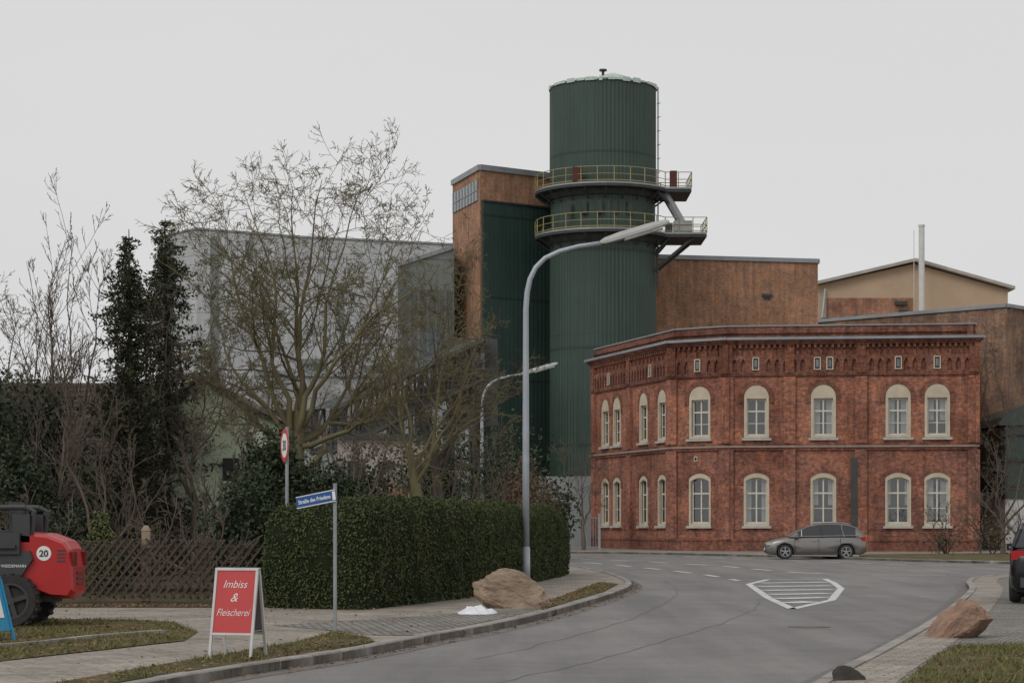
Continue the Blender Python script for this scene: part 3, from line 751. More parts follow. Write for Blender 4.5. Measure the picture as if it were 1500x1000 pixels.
def facade(P, Q, wins, pil, attic, seed=0):
    fr = Frame(P, Q); M = fr.M; Lw = fr.L; rr = random.Random(seed)
    holes = []
    for cx in wins:
        holes.append(arch(cx, 1.34, 1.42, 3.95, .28)); holes.append(arch(cx, 1.3, 6.08, 8.25, .62))
    me = shape2d([(0,0),(Lw,0),(Lw,11.3),(0,11.3)], holes, .36); wall.mesh(me, M @ T(0,0,-.18), 0)
    for cx in wins:
        for up in (0, 1):
            if up: o = arch(cx, 1.3, 6.08, 8.25, .62); z0, z1, w = 6.2, 8.15, 1.02
            else: o = arch(cx, 1.34, 1.42, 3.95, .28); z0, z1, w = 1.56, 3.86, 1.12
            if up: inner = [(cx-w/2, z0), (cx+w/2, z0), (cx+w/2, z1), (cx-w/2, z1)]
            else: inner = arch(cx, w, z0, 3.8, .18)
            me = shape2d(o, [inner], .14); crm.mesh(me, M @ T(0,0,-.05), 0)
            zt = z1 if up else 3.98
            for (bx, bz, sx, sz) in ((cx, (z0+zt)/2, .075, zt-z0), (cx-w/2+.035, (z0+zt)/2, .07, zt-z0), (cx+w/2-.035, (z0+zt)/2, .07, zt-z0)):
                frm.box((bx, bz, -.19), (sx, sz, .06), 0, M)
            for bz in (z0+.04, zt-.04, z0+(zt-z0)*.66): frm.box((cx, bz, -.186), (w, .08, .06), 0, M)
            frm.box((cx, z0+(zt-z0)*.33, -.188), (w, .035, .04), 0, M)
            gls.add([M @ Vector(v) for v in ((cx-w/2, z0, -.2), (cx+w/2, z0, -.2), (cx+w/2, zt, -.2), (cx-w/2, zt, -.2))], [(0,1,2,3)])
            inr.box((cx, (z0+zt)/2, -.9), (w+.5, zt-z0+.5, .9), 0, M)
            if rr.random() < .85:
                cw = rr.uniform(.12, .38)*w
                hh = (zt-z0)*rr.choice([1, 1, .6])
                inr.box((cx-w/2+cw/2, zt-hh/2, -.36), (cw, hh, .02), 1, M)
                inr.box((cx+w/2-cw/2, zt-hh/2, -.36), (cw, hh, .02), 1, M)
            trim.box((cx, z0-.2, .06), (1.55, .12, .22), 1, M)
            a1 = arch(cx, 1.34+.02, (7.9 if up else 3.6), 8.25 if up else 3.95, .62 if up else .28, 12)
            a2 = arch(cx, 1.34+.5, (7.9 if up else 3.6), 8.25 if up else 3.95, .86 if up else .5, 12)
            poly = [a2[1]] + a2[2:] + [a2[0], a1[0]] + list(reversed(a1[2:])) + [a1[1]]
            me = shape2d(poly, [], .05); dkt.mesh(me, M @ T(0,0,.022), 0)
    def band(mbx, z0, z1, proud, mi=0): mbx.box((Lw/2, (z0+z1)/2, proud/2-.05), (Lw+proud*1.2, z1-z0, proud+.1), mi, M)
    band(dkt, 0.0, .62, .09); band(dkt, .62, .72, .13)
    band(dkt, 5.42, 5.56, .10); band(trim, 5.56, 5.66, .17, 0); band(dkt, 5.66, 5.78, .08)
    band(dkt, 1.18, 1.24, .03)
    band(dkt, 9.28, 9.36, .05); band(dkt, 9.36, 9.46, .12)
    band(dkt, 11.0, 11.1, .22); band(dkt, 11.1, 11.22, .32); band(trim, 11.22, 11.36, .46, 2)
    wall.box((Lw/2, 11.66, -.30), (Lw, .60, .3), 1, M); trim.box((Lw/2, 12.0, -.3), (Lw+.1, .07, .44), 2, M)
    hs = []; k = int((Lw-.5)/.44); sp = (Lw-.5)/k
    for i in range(k):
        cx = .25+sp*(i+.5)
        if any(abs(cx-a) < .34 for a in attic): continue
        hs.append([(cx-.13, 9.55), (cx+.13, 9.55), (cx+.13, 9.98), (cx+.07, 10.14), (cx, 10.24), (cx-.07, 10.14), (cx-.13, 9.98)])
    me = shape2d([(0.02, 9.462), (Lw-.02, 9.462), (Lw-.02, 10.42), (0.02, 10.42)], hs, .12); dkt.mesh(me, M @ T(0,0,.075), 0)
    k = int(Lw/.3)
    for i in range(k):
        cx = Lw/k*(i+.5)
        dkt.box((cx, 10.9, .08), (.13, .2, .2), 0, M)
        if i % 2 == 0: dkt.box((cx, 10.55, .05), (.16, .26, .13), 0, M)
    for a in attic:
        inr.box((a, 9.98, .06), (.24, .54, .18), 0, M)
        for dx in (-.155, .155): crm.box((a+dx, 9.98, .09), (.06, .62, .2), 0, M)
        crm.box((a, 10.29, .092), (.3, .06, .2), 0, M); crm.box((a, 9.66, .1), (.38, .05, .24), 0, M)
        frm.box((a, 9.98, .15), (.15, .4, .02), 1, M)
    for p in pil:
        for z0, z1 in ((.72, 5.42), (5.78, 9.28), (9.46, 11.0)):
            wall.box((p, (z0+z1)/2, .05), (.62 if z0 < 9 else .5, z1-z0, .26 if z0 > 9 else .2), 2 if z0 > 9 else 0, M)
    return fr
LAB = (Vector(A)-Vector(B)).length; LBC = (Vector(B)-Vector(Cc)).length
facade(A, B, [LAB*.177, LAB*.331, LAB*.665, LAB*.885], [LAB*.03, LAB*.5, LAB*.975], [LAB*.25, LAB*.77], 1)
facade(B, Cc, [LBC*.52], [.02, LBC-.02], [LBC*.5], 2)
fr = facade(Cc, D, [1.62, 5.12, 9.0, 11.02], [.1, 3.35, 7.08, 12.9], [1.58, 4.8, 5.45, 9.0, 11.0], 3)
facade(D, E, [3.0, 6.2, 9.5], [.05, 12.4], [3, 6.2, 9.5], 4)
trim.box((6.72, 3.2, .1), (.34, 3.6, .16), 3, fr.M)
frBC = Frame(B, Cc); crm.box((LBC*.45, 5.0, .02), (.2, .28, .06), 0, frBC.M); inr.box((LBC*.45, 5.0, .06), (.1, .16, .02), 0, frBC.M)
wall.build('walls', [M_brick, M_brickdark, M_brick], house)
dkt.build('brick_mouldings', [M_brickdark], house)
crm.build('window_surrounds', [M_cream], house)
frm.build('window_frames', [M_wframe, basic('attic_glass', (.22,.24,.25), (.12,.13,.14), 3, .2)], house)
gls.build('window_glass', [M_glass], house)
inr.build('rooms_and_curtains', [M_room, M_curt], house)
trim.build('sills_and_gutter', [basic('string_course', (0.36,0.28,0.23), (0.27,0.20,0.165), 3, .9), M_sill, M_grey, M_dark], house)
mb = MB(); sheet(mb, [A, B, Cc, D, E, F0], 11.6)
for i, (P_, Q_) in enumerate([(E, F0), (F0, A)]):
    fx = Frame(P_, Q_); mb.box((fx.L/2, 5.8, -.1), (fx.L, 11.6, .2), 1, fx.M)
mb.build('roof_and_rear', [M_tile, M_brick], house)

# ------------------------------------------------------------------ generic prism building
def prism(mbx, poly, z0, ztops, mi=0, roof_mi=None):
    n = len(poly)
    if not hasattr(ztops, '__len__'): ztops = [ztops]*n
    vs = [Vector((p[0], p[1], z0)) for p in poly] + [Vector((p[0], p[1], z)) for p, z in zip(poly, ztops)]
    mbx.add(vs, [(i, (i+1) % n, n+(i+1) % n, n+i) for i in range(n)], mi)
    mbx.add(vs[n:], [tuple(range(n))], mi if roof_mi is None else roof_mi)
def cap(mbx, P, Q, z0, z1, h=.35, proud=.12, mi=0):
    P = Vector((P[0], P[1], z0)); Q = Vector((Q[0], Q[1], z1)); d = (Q-P).normalized(); nrm = Vector((d.y, -d.x, 0)).normalized()*proud
    up = Vector((0,0,h)); b = -nrm*3
    vs = [P+nrm, Q+nrm, Q+nrm+up, P+nrm+up, P+b, Q+b, Q+b+up, P+b+up]
    mbx.add(vs, [(0,1,2,3),(3,2,6,7),(5,4,7,6),(4,5,1,0),(1,5,6,2),(4,0,3,7)], mi)

tower = empty('brick_tower')
a = (-4.55,157.0); b = (-2.35,150.0); c = (4.2,154.6); d = (2.0,162)
ZT = 27.4
mb = MB(); prism(mb, [a, b, c, d], 0, ZT, 0); mb.build('walls', [M_brickor], tower)
mb = MB(); cap(mb, a, b, ZT, ZT, .4, .15); cap(mb, b, c, ZT, ZT, .4, .15); mb.build('roof_edge', [M_grey], tower)
f1 = Frame(b, c); f0 = Frame(a, b)
mb = MB()
mb.box((f1.L/2+.1, 12.55, .12), (f1.L-.1, 25.1, .24), 0, f1.M)
mb.box((f1.L/2+.1, 25.15, .16), (f1.L, .12, .36), 1, f1.M)
for k in range(int(f1.L/.36)): mb.box((.25+k*.36, 12.5, .25), (.08, 25.0, .03), 0, f1.M)
mb.build('green_cladding', [M_greenw, M_dark], tower)
mb = MB(); mb.box((f0.L/2, 26.0, .03), (f0.L-.8, 1.5, .1), 0, f0.M)
for k in range(9): mb.box((.45+k*(f0.L-.9)/8, 26.0, .09), (.14, 1.5, .08), 1, f0.M)
mb.box((f0.L/2, 26.0, .095), (f0.L-.8, .1, .08), 1, f0.M)
mb.build('window_strip', [basic('old_glass', (0.30,0.33,0.35), (0.2,0.22,0.24), 1.5, .2), M_grey], tower)

silo = empty('silo_tower'); SX, SY, SR = 6.65, 150.0, 3.86
def ribcyl(mbx, r, z0, z1, ribs, amp, mi=0):
    n = ribs*4; vs = []
    for z in (z0, z1):
        for i in range(n):
            a = 2*math.pi*i/n; rr = r + (amp if i % 4 in (0, 1) else 0)
            vs.append((SX+rr*math.cos(a), SY+rr*math.sin(a), z))
    mbx.add(vs, [(i, (i+1) % n, n+(i+1) % n, n+i) for i in range(n)], mi)
mb = MB()
for z0, z1 in ((0, 8.0), (8.05, 15.1), (15.15, 22.4), (25.6, 33.25)): ribcyl(mb, SR, z0, z1, 84, .035)
ribcyl(mb, SR-.06, 22.3, 25.7, 84, .03)
mb.build('shell', [M_green], silo)
mb = MB()
for z in (8.02, 15.12): mb.tube([(SX,SY,z-.02),(SX,SY,z+.03)], SR+.02, 96, 0, False)
mb.tube([(SX,SY,33.2),(SX,SY,33.32)], SR+.09, 64, 1)
mb.tube([(SX,SY,33.3),(SX,SY,33.75)], [SR+.02, .3], 64, 2)
rr = random.Random(4)
for k in range(34):
    a_ = rr.uniform(-math.pi, 0)
    mb.box((0,0,0), (rr.uniform(.2,.7), .05, rr.uniform(.12,.34)), 3, T(SX+(SR+.1)*math.cos(a_), SY+(SR+.1)*math.sin(a_), 33.28) @ Matrix.Rotation(a_+math.pi/2, 4, 'Z'))
mb.tube([(SX+.7,SY-1,33.5),(SX+.7,SY-1,33.95),(SX+.7,SY-1,34.25)], [1.25, 1.0, .2], 20, 3)
mb.tube([(SX-.05,SY-1.5,33.5),(SX-.05,SY-1.5,34.35)], .1, 10, 0); mb.tube([(SX-.05,SY-1.5,34.3),(SX-.05,SY-1.5,34.42)], .28, 12, 0)
mb.build('roof_and_vents', [M_dark, basic('pale_green_rim', (0.28,0.38,0.33), (0.05,0.1,0.08), 4, .7), M_grey, basic('pale_dome', (0.6,0.68,0.62), (0.45,0.55,0.5), 2, .5)], silo)
def platform(z, R1, ext, name):
    mb = MB(); n = 72
    rin = SR-.1; vs = []
    for rr_, zz in ((rin, z-.28), (R1, z-.28), (R1, z), (rin, z)):
        for i in range(n):
            a = 2*math.pi*i/n; vs.append((SX+rr_*math.cos(a), SY+rr_*math.sin(a), zz))
    fs = []
    for k in range(3):
        for i in range(n): fs.append((k*n+i, k*n+(i+1) % n, (k+1)*n+(i+1) % n, (k+1)*n+i))
    mb.add(vs, fs, 0)
    mb.tube([(SX,SY,z-.1),(SX,SY,z+.02)], R1+.03, 72, 1, False)
    mb.tube([(SX,SY,z-.7),(SX,SY,z-.3)], [SR+.15, SR+.35], 72, 0, False)
    for i in range(20):
        a = 2*math.pi*i/20; dx, dy = math.cos(a), math.sin(a)
        mb.tube([(SX+SR*dx, SY+SR*dy, z-1.0), (SX+(R1-.1)*dx, SY+(R1-.1)*dy, z-.3)], .06, 4, 0)
    for i in range(26):
        a = 2*math.pi*i/26; dx, dy = math.cos(a)*R1, math.sin(a)*R1
        if ext and dx > R1*.8 and abs(dy) < 2.4: continue
        mb.tube([(SX+dx, SY+dy, z), (SX+dx, SY+dy, z+1.1)], .035, 5, 2)
    for h, rr_ in ((1.1, .03), (.58, .022), (.12, .035)):
        pts = []
        for i in range(65):
            a = (.45 if ext else 0) + (2*math.pi-(.9 if ext else 0))*i/64
            pts.append((SX+R1*math.cos(a), SY+R1*math.sin(a), z+h))
        mb.tube(pts, rr_, 5, 2, False)
    if ext:
        x0, x1, y0, y1 = SX+4.0, SX+ext, SY-2.3, SY+2.3
        mb.box(((x0+x1)/2, (y0+y1)/2, z-.15), (x1-x0, y1-y0, .32), 0)
        mb.box(((x0+x1)/2, y0-.03, z-.04), (x1-x0, .06, .14), 1)
        cs = [(SX+4.4,y0),(x1,y0),(x1,y1),(SX+4.4,y1)]
        for i in range(3):
            p, q = Vector(cs[i]), Vector(cs[i+1]); k = max(2, int((q-p).length/.95))
            for j in range(k+1):
                w = p.lerp(q, j/k); mb.tube([(w.x,w.y,z),(w.x,w.y,z+1.1)], .035, 5, 2)
            for h in (1.1, .58, .12): mb.tube([(p.x,p.y,z+h),(q.x,q.y,z+h)], .03, 5, 2)
    mb.build(name, [M_dark, M_galv, M_yel], silo)
platform(25.75, 4.95, 6.3, 'upper_platform')
platform(22.5, 4.95, 7.4, 'lower_platform')
mb = MB()
mb.box((SX-2.0,SY-4.3,26.35),(.7,.5,1.0),0); mb.box((SX+5.0,SY-2.1,26.3),(.5,.5,1.3),0)
mb.box((SX+5.7,SY-1.8,22.95),(1.3,.9,.85),1); mb.box((SX+4.7,SY-1.9,22.9),(.5,.7,.6),2)
mb.tube([(SX+4.3,SY-1.6,25.6),(SX+5.7,SY-1.6,23.2)], .32, 8, 1)
mb.tube([(SX+4.6,SY-1.9,24.7),(SX+3.7,SY-2.6,25.5)], .14, 8, 2)
for dy in (-2.0, 2.0):
    mb.tube([(SX+3.6,SY+dy*.8,19.8),(SX+6.6,SY+dy,22.3)], .11, 6, 2)
    mb.tube([(SX+3.7,SY+dy*.8,21.0),(SX+4.8,SY+dy,22.3)], .10, 6, 2)
    mb.tube([(SX+3.9,SY+dy*.8,22.0),(SX+3.9,SY+dy*.8,18.6)], .08, 6, 2)
mb.tube([(SX+3.96,SY-1.2,33.2),(SX+3.96,SY-1.2,19.0)], .05, 6, 3)
for zz in range(26, 33): mb.tube([(SX+3.9,SY-1.2,zz),(SX+4.1,SY-1.5,zz)], .03, 4, 3)
for k in range(5): mb.box((SX-2.6+k*1.1, SY-SR-.1+abs(k-2)*.25-.0, 24.1), (.35,.3,.9), 2)
mb.build('machinery_and_braces', [basic('oxide_red', (0.12,0.03,0.025), (0.07,0.03,0.025), 3, .8), M_galv, M_dark, M_grey], silo)

blk = empty('brick_warehouse')
p = [(9.2,155.0),(23.6,158.0),(23.6,172),(9.2,172)]
mb = MB(); prism(mb, p, 0, 21.6, 0); mb.build('walls', [M_brickor], blk)
mb = MB(); cap(mb, p[0], p[1], 21.6, 21.6, .32, .15); cap(mb, p[1], p[2], 21.6, 21.6, .32, .15); mb.build('roof_edge', [M_grey], blk)
mb = MB(); fb = Frame(p[0], p[1]); mb.box((10.6, 19.0, .05), (.8, .22, .1), 0, fb.M); mb.box((10.6, 18.8, .02), (.5, .25, .05), 0, fb.M)
mb.box((3.4, 12.5, .03), (1.4, 1.6, .1), 0, fb.M)
mb.build('vents', [M_dark], blk)

gb = empty('gabled_factory_building')
g0 = (28.4,190); g1 = (46.0,190); gp = (37.3,190)
mb = MB()
prof = [(g0[0],0),(g1[0],0),(g1[0],23.2),(gp[0],25.6),(g0[0],23.6)]
vs = [(x,190,z) for x,z in prof] + [(x,215,z) for x,z in prof]
mb.add(vs, [(0,1,2,3,4),(5,9,8,7,6),(0,5,6,1),(1,6,7,2),(4,9,5,0)], 0)
mb.build('walls', [M_peach], gb)
mb = MB()
for (x0,z0),(x1,z1) in (((27.9,23.55),(37.3,25.75)),((37.3,25.75),(46.5,23.15))):
    mb.add([(x0,189.2,z0),(x1,189.2,z1),(x1,189.2,z1+.28),(x0,189.2,z0+.28),(x0,216,z0),(x1,216,z1),(x1,216,z1+.28),(x0,216,z0+.28)],
           [(0,1,2,3),(3,2,6,7),(0,4,5,1),(0,3,7,4),(1,5,6,2)], 0)
mb.build('roof', [basic('roof_fascia', (0.5,0.47,0.42), (0.36,0.34,0.31), 1, .8)], gb)
mb = MB(); mb.box((33.2,189.9,11.2),(8.0,.2,22.4),0); mb.box((32.2,189.6,20.3),(1.2,.3,.9),1); mb.box((36.0,189.6,21.9),(1.1,.3,.35),1); mb.box((36.2,189.5,21.1),(.7,.3,.4),1)
mb.box((30.4,188,20.1),(4.4,3.4,.25),1); mb.box((30.4,186.4,19.2),(4.2,.2,1.5),1)
mb.tube([(29.0,189.6,23.2),(28.6,189.0,20)], .12, 8, 2)
mb.build('red_wall_and_fittings', [M_peachred, M_dark, M_galv], gb)
mb = MB(); mb.tube([(37.4,187,15),(37.4,187,28.7)], .27, 16); mb.tube([(37.4,187,28.6),(37.4,187,28.75)], .31, 16); mb.tube([(36.7,187,15),(36.7,187,28.3)], .03, 4)
mb.build('steel_chimney', [M_white])

vb = empty('brown_brick_building')
p = [(19.05,127),(28.5,118),(36,126.3),(26.5,136)]
mb = MB(); prism(mb, p, 0, 14.0, 0); mb.build('walls', [M_ivy], vb)
mb = MB(); cap(mb, p[0], p[1], 14.0, 14.0, .2, .12); cap(mb, p[1], p[2], 14.0, 14.0, .2, .12); mb.build('roof_edge', [M_grey], vb)

gh = empty('green_glazed_pavilion')
mb = MB(); prism(mb, [(26.9,112),(38,112),(38,124),(26.9,124)], 2.9, 6.9, 0)
n = 12; vs = []
for yy in (111.7, 124.3):
    for i in range(n+1):
        a_ = math.pi*i/n; vs.append((32.45-5.9*math.cos(a_), yy, 6.9+1.7*math.sin(a_)))
mb.add(vs, [(i, i+1, n+2+i, n+1+i) for i in range(n)] + [tuple(range(n+1)), tuple(range(2*n+1, n, -1))], 0)
for k in range(8): mb.box((27.0+k*1.5, 111.93, 4.9), (.14, .16, 4.0), 1)
for z in (3.6, 5.0, 6.4): mb.box((32.4, 111.9, z), (11.2, .14, .12), 1)
mb.build('glazed_body', [basic('dark_teal_glass', (0.04,0.065,0.058), (0.065,0.09,0.08), 1, .25), M_dark], gh)
mb = MB(); prism(mb, [(27.0,112.1),(37.9,112.1),(37.9,124),(27.0,124)], 0, 2.9, 0); mb.build('plinth', [M_white], gh)

hl = empty('factory_hall')
p = [(-30.5,176),(-26.5,172),(-18,174),(-4.6,176),(-4.6,200),(-30.5,200)]
zt = [26.0,26.2,25.8,25.4,25.4,26.0]
mb = MB(); prism(mb, p, 0, zt, 0); mb.build('walls', [M_hall], hl)
mb = MB()
for i in range(3): cap(mb, p[i], p[i+1], zt[i], zt[i+1], .15, .12)
mb.build('roof_edge', [M_galv], hl)
mb = MB(); fh = Frame(p[1], p[2]); fg = Frame(p[0], p[1])
mb.box((2.0, 18, .05), (.8, 15.4, .12), 0, fg.M)
mb.box((1.5, 18, .05), (.7, 15.4, .12), 0, fh.M); mb.box((4.4, 24.6, .05), (.6, 1.6, .12), 0, fh.M)
fk = Frame(p[2], p[3]); mb.box((3.4, 20, .05), (.55, 4, .12), 0, fk.M); mb.box((8.3, 13, .05), (6, 4, .12), 0, fk.M); mb.box((1.2, 14, .05), (2.2, 3, .12), 0, fk.M)
mb.build('dark_panels', [M_hall2], hl)

gg = empty('grey_factory_annex')
p = [(-8.4,150.5),(-4.3,152),(-4.4,166),(-8.4,166)]
mb = MB(); prism(mb, p, 0, [20.4,21.9,21.9,20.4], 0); mb.build('walls', [M_hall2], gg)
mb = MB(); cap(mb, p[0], p[1], 20.4, 21.9, .3, .15); mb.build('roof_edge', [M_galv], gg)
mb = MB(); f2 = Frame(p[0], p[1])
for k in range(6): mb.box((.55+k*.68, 15.2, .05), (.34, 7.2, .1), 0, f2.M)
mb.build('window_bands', [basic('dull_glass', (0.07,0.085,0.09), (0.12,0.135,0.14), 1, .3)], gg)

lb = empty('low_factory_building')
mb = MB(); prism(mb, [(-17,138),(-3,141),(-3,150),(-17,150)], 0, 11.5, 0); mb.build('walls', [M_hall3], lb)
mb = MB(); fl = Frame((-17,138), (-3,141)); cap(mb, (-17,138), (-3,141), 11.5, 11.5, .3, .2, 1)
for k in range(7):
    for z in (3.2, 8.2): mb.box((1.4+k*1.95, z, .04), (1.2, 2.0, .1), 0, fl.M)
mb.build('windows_and_edge', [M_room, M_galv], lb)
pb = empty('pale_outbuilding')
mb = MB(); prism(mb, [(-9.2,108),(-4.2,110),(-4.2,118),(-9.2,118)], 0, 6.0, 0); mb.build('walls', [basic('pinkish_render', (0.46,0.40,0.36), (0.37,0.32,0.28), .6, .9)], pb)
mb = MB(); fp = Frame((-9.2,108), (-4.2,110)); cap(mb, (-9.2,108), (-4.2,110), 6.0, 6.0, .3, .25, 1)
for k in range(3):
    for z in (1.6, 4.2): mb.box((1.0+k*1.7, z, .04), (.9, 1.3, .1), 0, fp.M)
mb.build('windows', [M_room, M_dark], pb)
rb = empty('brick_shed')
mb = MB(); prism(mb, [(-6.2,96),(-3.2,96),(-3.2,101),(-6.2,101)], 0, [3.4,3.4,4.2,4.2], 0, 1); mb.box((-4.8,95.97,1.3),(1.2,.1,2.2),2)
mb.build('walls', [M_brickor, M_tile, M_dark], rb)

cv = empty('conveyor_gallery')
mb = MB(); p0 = Vector((-11,118,5.6)); p1 = Vector((-2.4,127,10.4))
d = (p1-p0).normalized(); sd = Vector((d.y,-d.x,0)).normalized()
for s_ in (-.9, .9):
    for h in (0, 2.4): mb.tube([p0+sd*s_+Vector((0,0,h)), p1+sd*s_+Vector((0,0,h))], .17, 4, 0)
    k = 12
    for i in range(k):
        a_ = p0.lerp(p1, i/k)+sd*s_; b_ = p0.lerp(p1, (i+1)/k)+sd*s_
        mb.tube([a_, b_+Vector((0,0,2.4))], .08, 4, 0); mb.tube([a_, a_+Vector((0,0,2.4))], .08, 4, 0)
mb.add([p0+sd*.8, p0-sd*.8, p1-sd*.8, p1+sd*.8], [(0,1,2,3)], 0)
u1 = Vector((0,0,.3)); u2 = Vector((0,0,1.3))
mb.add([p0+sd*.8+u1, p1+sd*.8+u1, p1+sd*.8+u2, p0+sd*.8+u2], [(0,1,2,3)], 0)
mb.add([p0+sd*.95+Vector((0,0,2.55)), p0-sd*.95+Vector((0,0,2.55)), p1-sd*.95+Vector((0,0,2.55)), p1+sd*.95+Vector((0,0,2.55))], [(0,1,2,3)], 0)
for t_ in (.05, .5, .92):
    q = p0.lerp(p1, t_)
    for s_ in (-.9, .9): mb.tube([q+sd*s_, Vector((q.x+sd.x*s_*1.6, q.y+sd.y*s_, 0))], .16, 4, 0)
    mb.tube([q+sd*.9-Vector((0,0,3)), q-sd*.9-Vector((0,0,5))], .07, 4, 0)
mb.build('steel_truss', [M_dark], cv)
mb = MB(); mb.box((-2.4,129,10.3),(3.0,4,5.4)); 
for x_ in (-3.7,-1.1): mb.box((x_,127.2,3.8),(.3,.3,7.6))
mb.box((-2.4,126.9,5.0),(2.9,.3,.35)); mb.box((-2.4,126.95,11.6),(1.4,.1,1.0),1)
mb.build('transfer_house', [M_dark, M_grey], cv)

gt = empty('metal_gate')
mb = MB()
for x in np.arange(2.9, 4.75, .14): mb.tube([(x,112,.1),(x,112,1.95)], .018, 4, 0)
for z in (.25, 1.85): mb.tube([(2.9,112,z),(4.75,112,z)], .03, 4, 0)
for x in (2.85, 4.78): mb.box((x,112,1.1),(.12,.12,2.0),0)
mb.build('bars', [M_galv], gt)
mb = MB(); prism(mb, [(1.5,128),(5.6,128),(5.6,129),(1.5,129)], 0, 4.5, 0)
for k in range(5): mb.box((1.9+k*.8,127.97,2.3),(.06,.06,4.4),1)
mb.build('site_wall', [basic('grey_sheet', (0.34,0.36,0.37), (0.26,0.28,0.29), 1, .7), M_grey])

h1 = empty('pale_green_house')
mb = MB(); x0, x1, yy, y2 = -10.9, -7.9, 62, 73; zE, zR = 5.0, 5.9
vs = [(x0,yy,0),(x1,yy,0),(x1,yy,zE),((x0+x1)/2,yy,zR),(x0,yy,zE)]
vs += [(v[0], y2, v[2]) for v in vs]
mb.add(vs, [(0,1,2,3,4),(1,6,7,2),(5,0,4,9),(5,9,8,7,6)], 0); mb.build('walls', [M_mint], h1)
mb = MB()
xm = (x0+x1)/2
for xa, za, xb, zb in ((x0-.2, zE-.1, xm, zR+.02), (xm, zR+.02, x1+.2, zE-.1)):
    mb.add([(xa,yy-.2,za),(xb,yy-.2,zb),(xb,y2,zb),(xa,y2,za),(xa,yy-.2,za+.1),(xb,yy-.2,zb+.1),(xb,y2,zb+.1),(xa,y2,za+.1)], [(0,1,5,4),(4,5,6,7),(0,3,2,1)], 0)
mb.box((xm+.9,yy-.02,3.2),(.5,.08,.7),1); mb.box((xm+.9,yy-.05,2.82),(.6,.14,.06),2)
mb.build('roof_and_window', [M_tile, M_room, M_white], h1)
h2 = empty('tiled_roof_house')
mb = MB(); prism(mb, [(-19.5,63),(-12.0,63),(-12.0,72),(-19.5,72)], 0, 3.6, 0); mb.build('walls', [basic('beige_render', (0.4,0.36,0.29), (0.3,0.27,0.22), 1, .9)], h2)
mb = MB(); mb.add([(-20,62.4,3.5),(-11.6,62.4,3.5),(-11.6,67.5,6.2),(-20,67.5,6.2),(-11.6,72.6,3.5),(-20,72.6,3.5)], [(0,1,2,3),(3,2,4,5)], 0)
for k in range(14):
    z_ = 3.52+k*.195; y_ = 62.38+k*.367
    mb.box((-15.8,y_,z_+.02),(8.4,.03,.035),1)
mb.add([(-11.8,63,3.6),(-11.8,72,3.6),(-11.8,67.5,6.1)], [(0,1,2)], 1)
mb.box((-15,62.95,1.9),(.9,.1,1.1),2); mb.box((-13.3,62.95,1.9),(.9,.1,1.1),2)
mb.add([(-15,61,2.9),(-11.7,61,2.9),(-11.7,63,3.5),(-15,63,3.5)], [(0,1,2,3)], 0)
mb.build('roof_and_windows', [M_tile, M_wood, M_room], h2)

fe = empty('lattice_fence')
mb = MB(); xa, xb = -14.0, -4.35; fy = 37.9; zb, zt = .2, 1.28; hh = zt-zb
x = xa-1
while x < xb:
    for s_ in (1, -1):
        xs, xe = (x, x+hh*.8) if s_ > 0 else (x+hh*.8, x)
        if min(xs, xe) > xa and max(xs, xe) < xb:
            e1, e2 = random.uniform(-.02,.03), random.uniform(-.02,.02)
            dd = Vector((xe-xs, 0, hh)); ang = math.atan2(dd.x, dd.z)
            mb.box((0,0,0), (.042, .022, dd.length+e1), 0, T((xs+xe)/2+e2*.3, fy-s_*.014+random.uniform(-.003,.003), (zb+zt)/2+e2) @ Matrix.Rotation(ang+random.uniform(-.03,.03), 4, 'Y'))
    x += .155
for z in (.35, 1.1): mb.box(((xa+xb)/2, fy+.055, z), (xb-xa, .05, .07), 0)
mb.build('slats_and_rails', [M_wood], fe)
mb = MB()
for x in (-13.0,-10.7,-8.9,-6.8,-4.4):
    mb.box((x, fy+.16, .72), (.13, .13, 1.28), 0)
mb.box((-6.8,fy+.16,.80),(.15,.15,1.3),1); mb.box((-6.8,fy+.16,1.5),(.17,.17,.1),1,None,.4)
mb.build('posts', [M_wood, M_stone], fe)

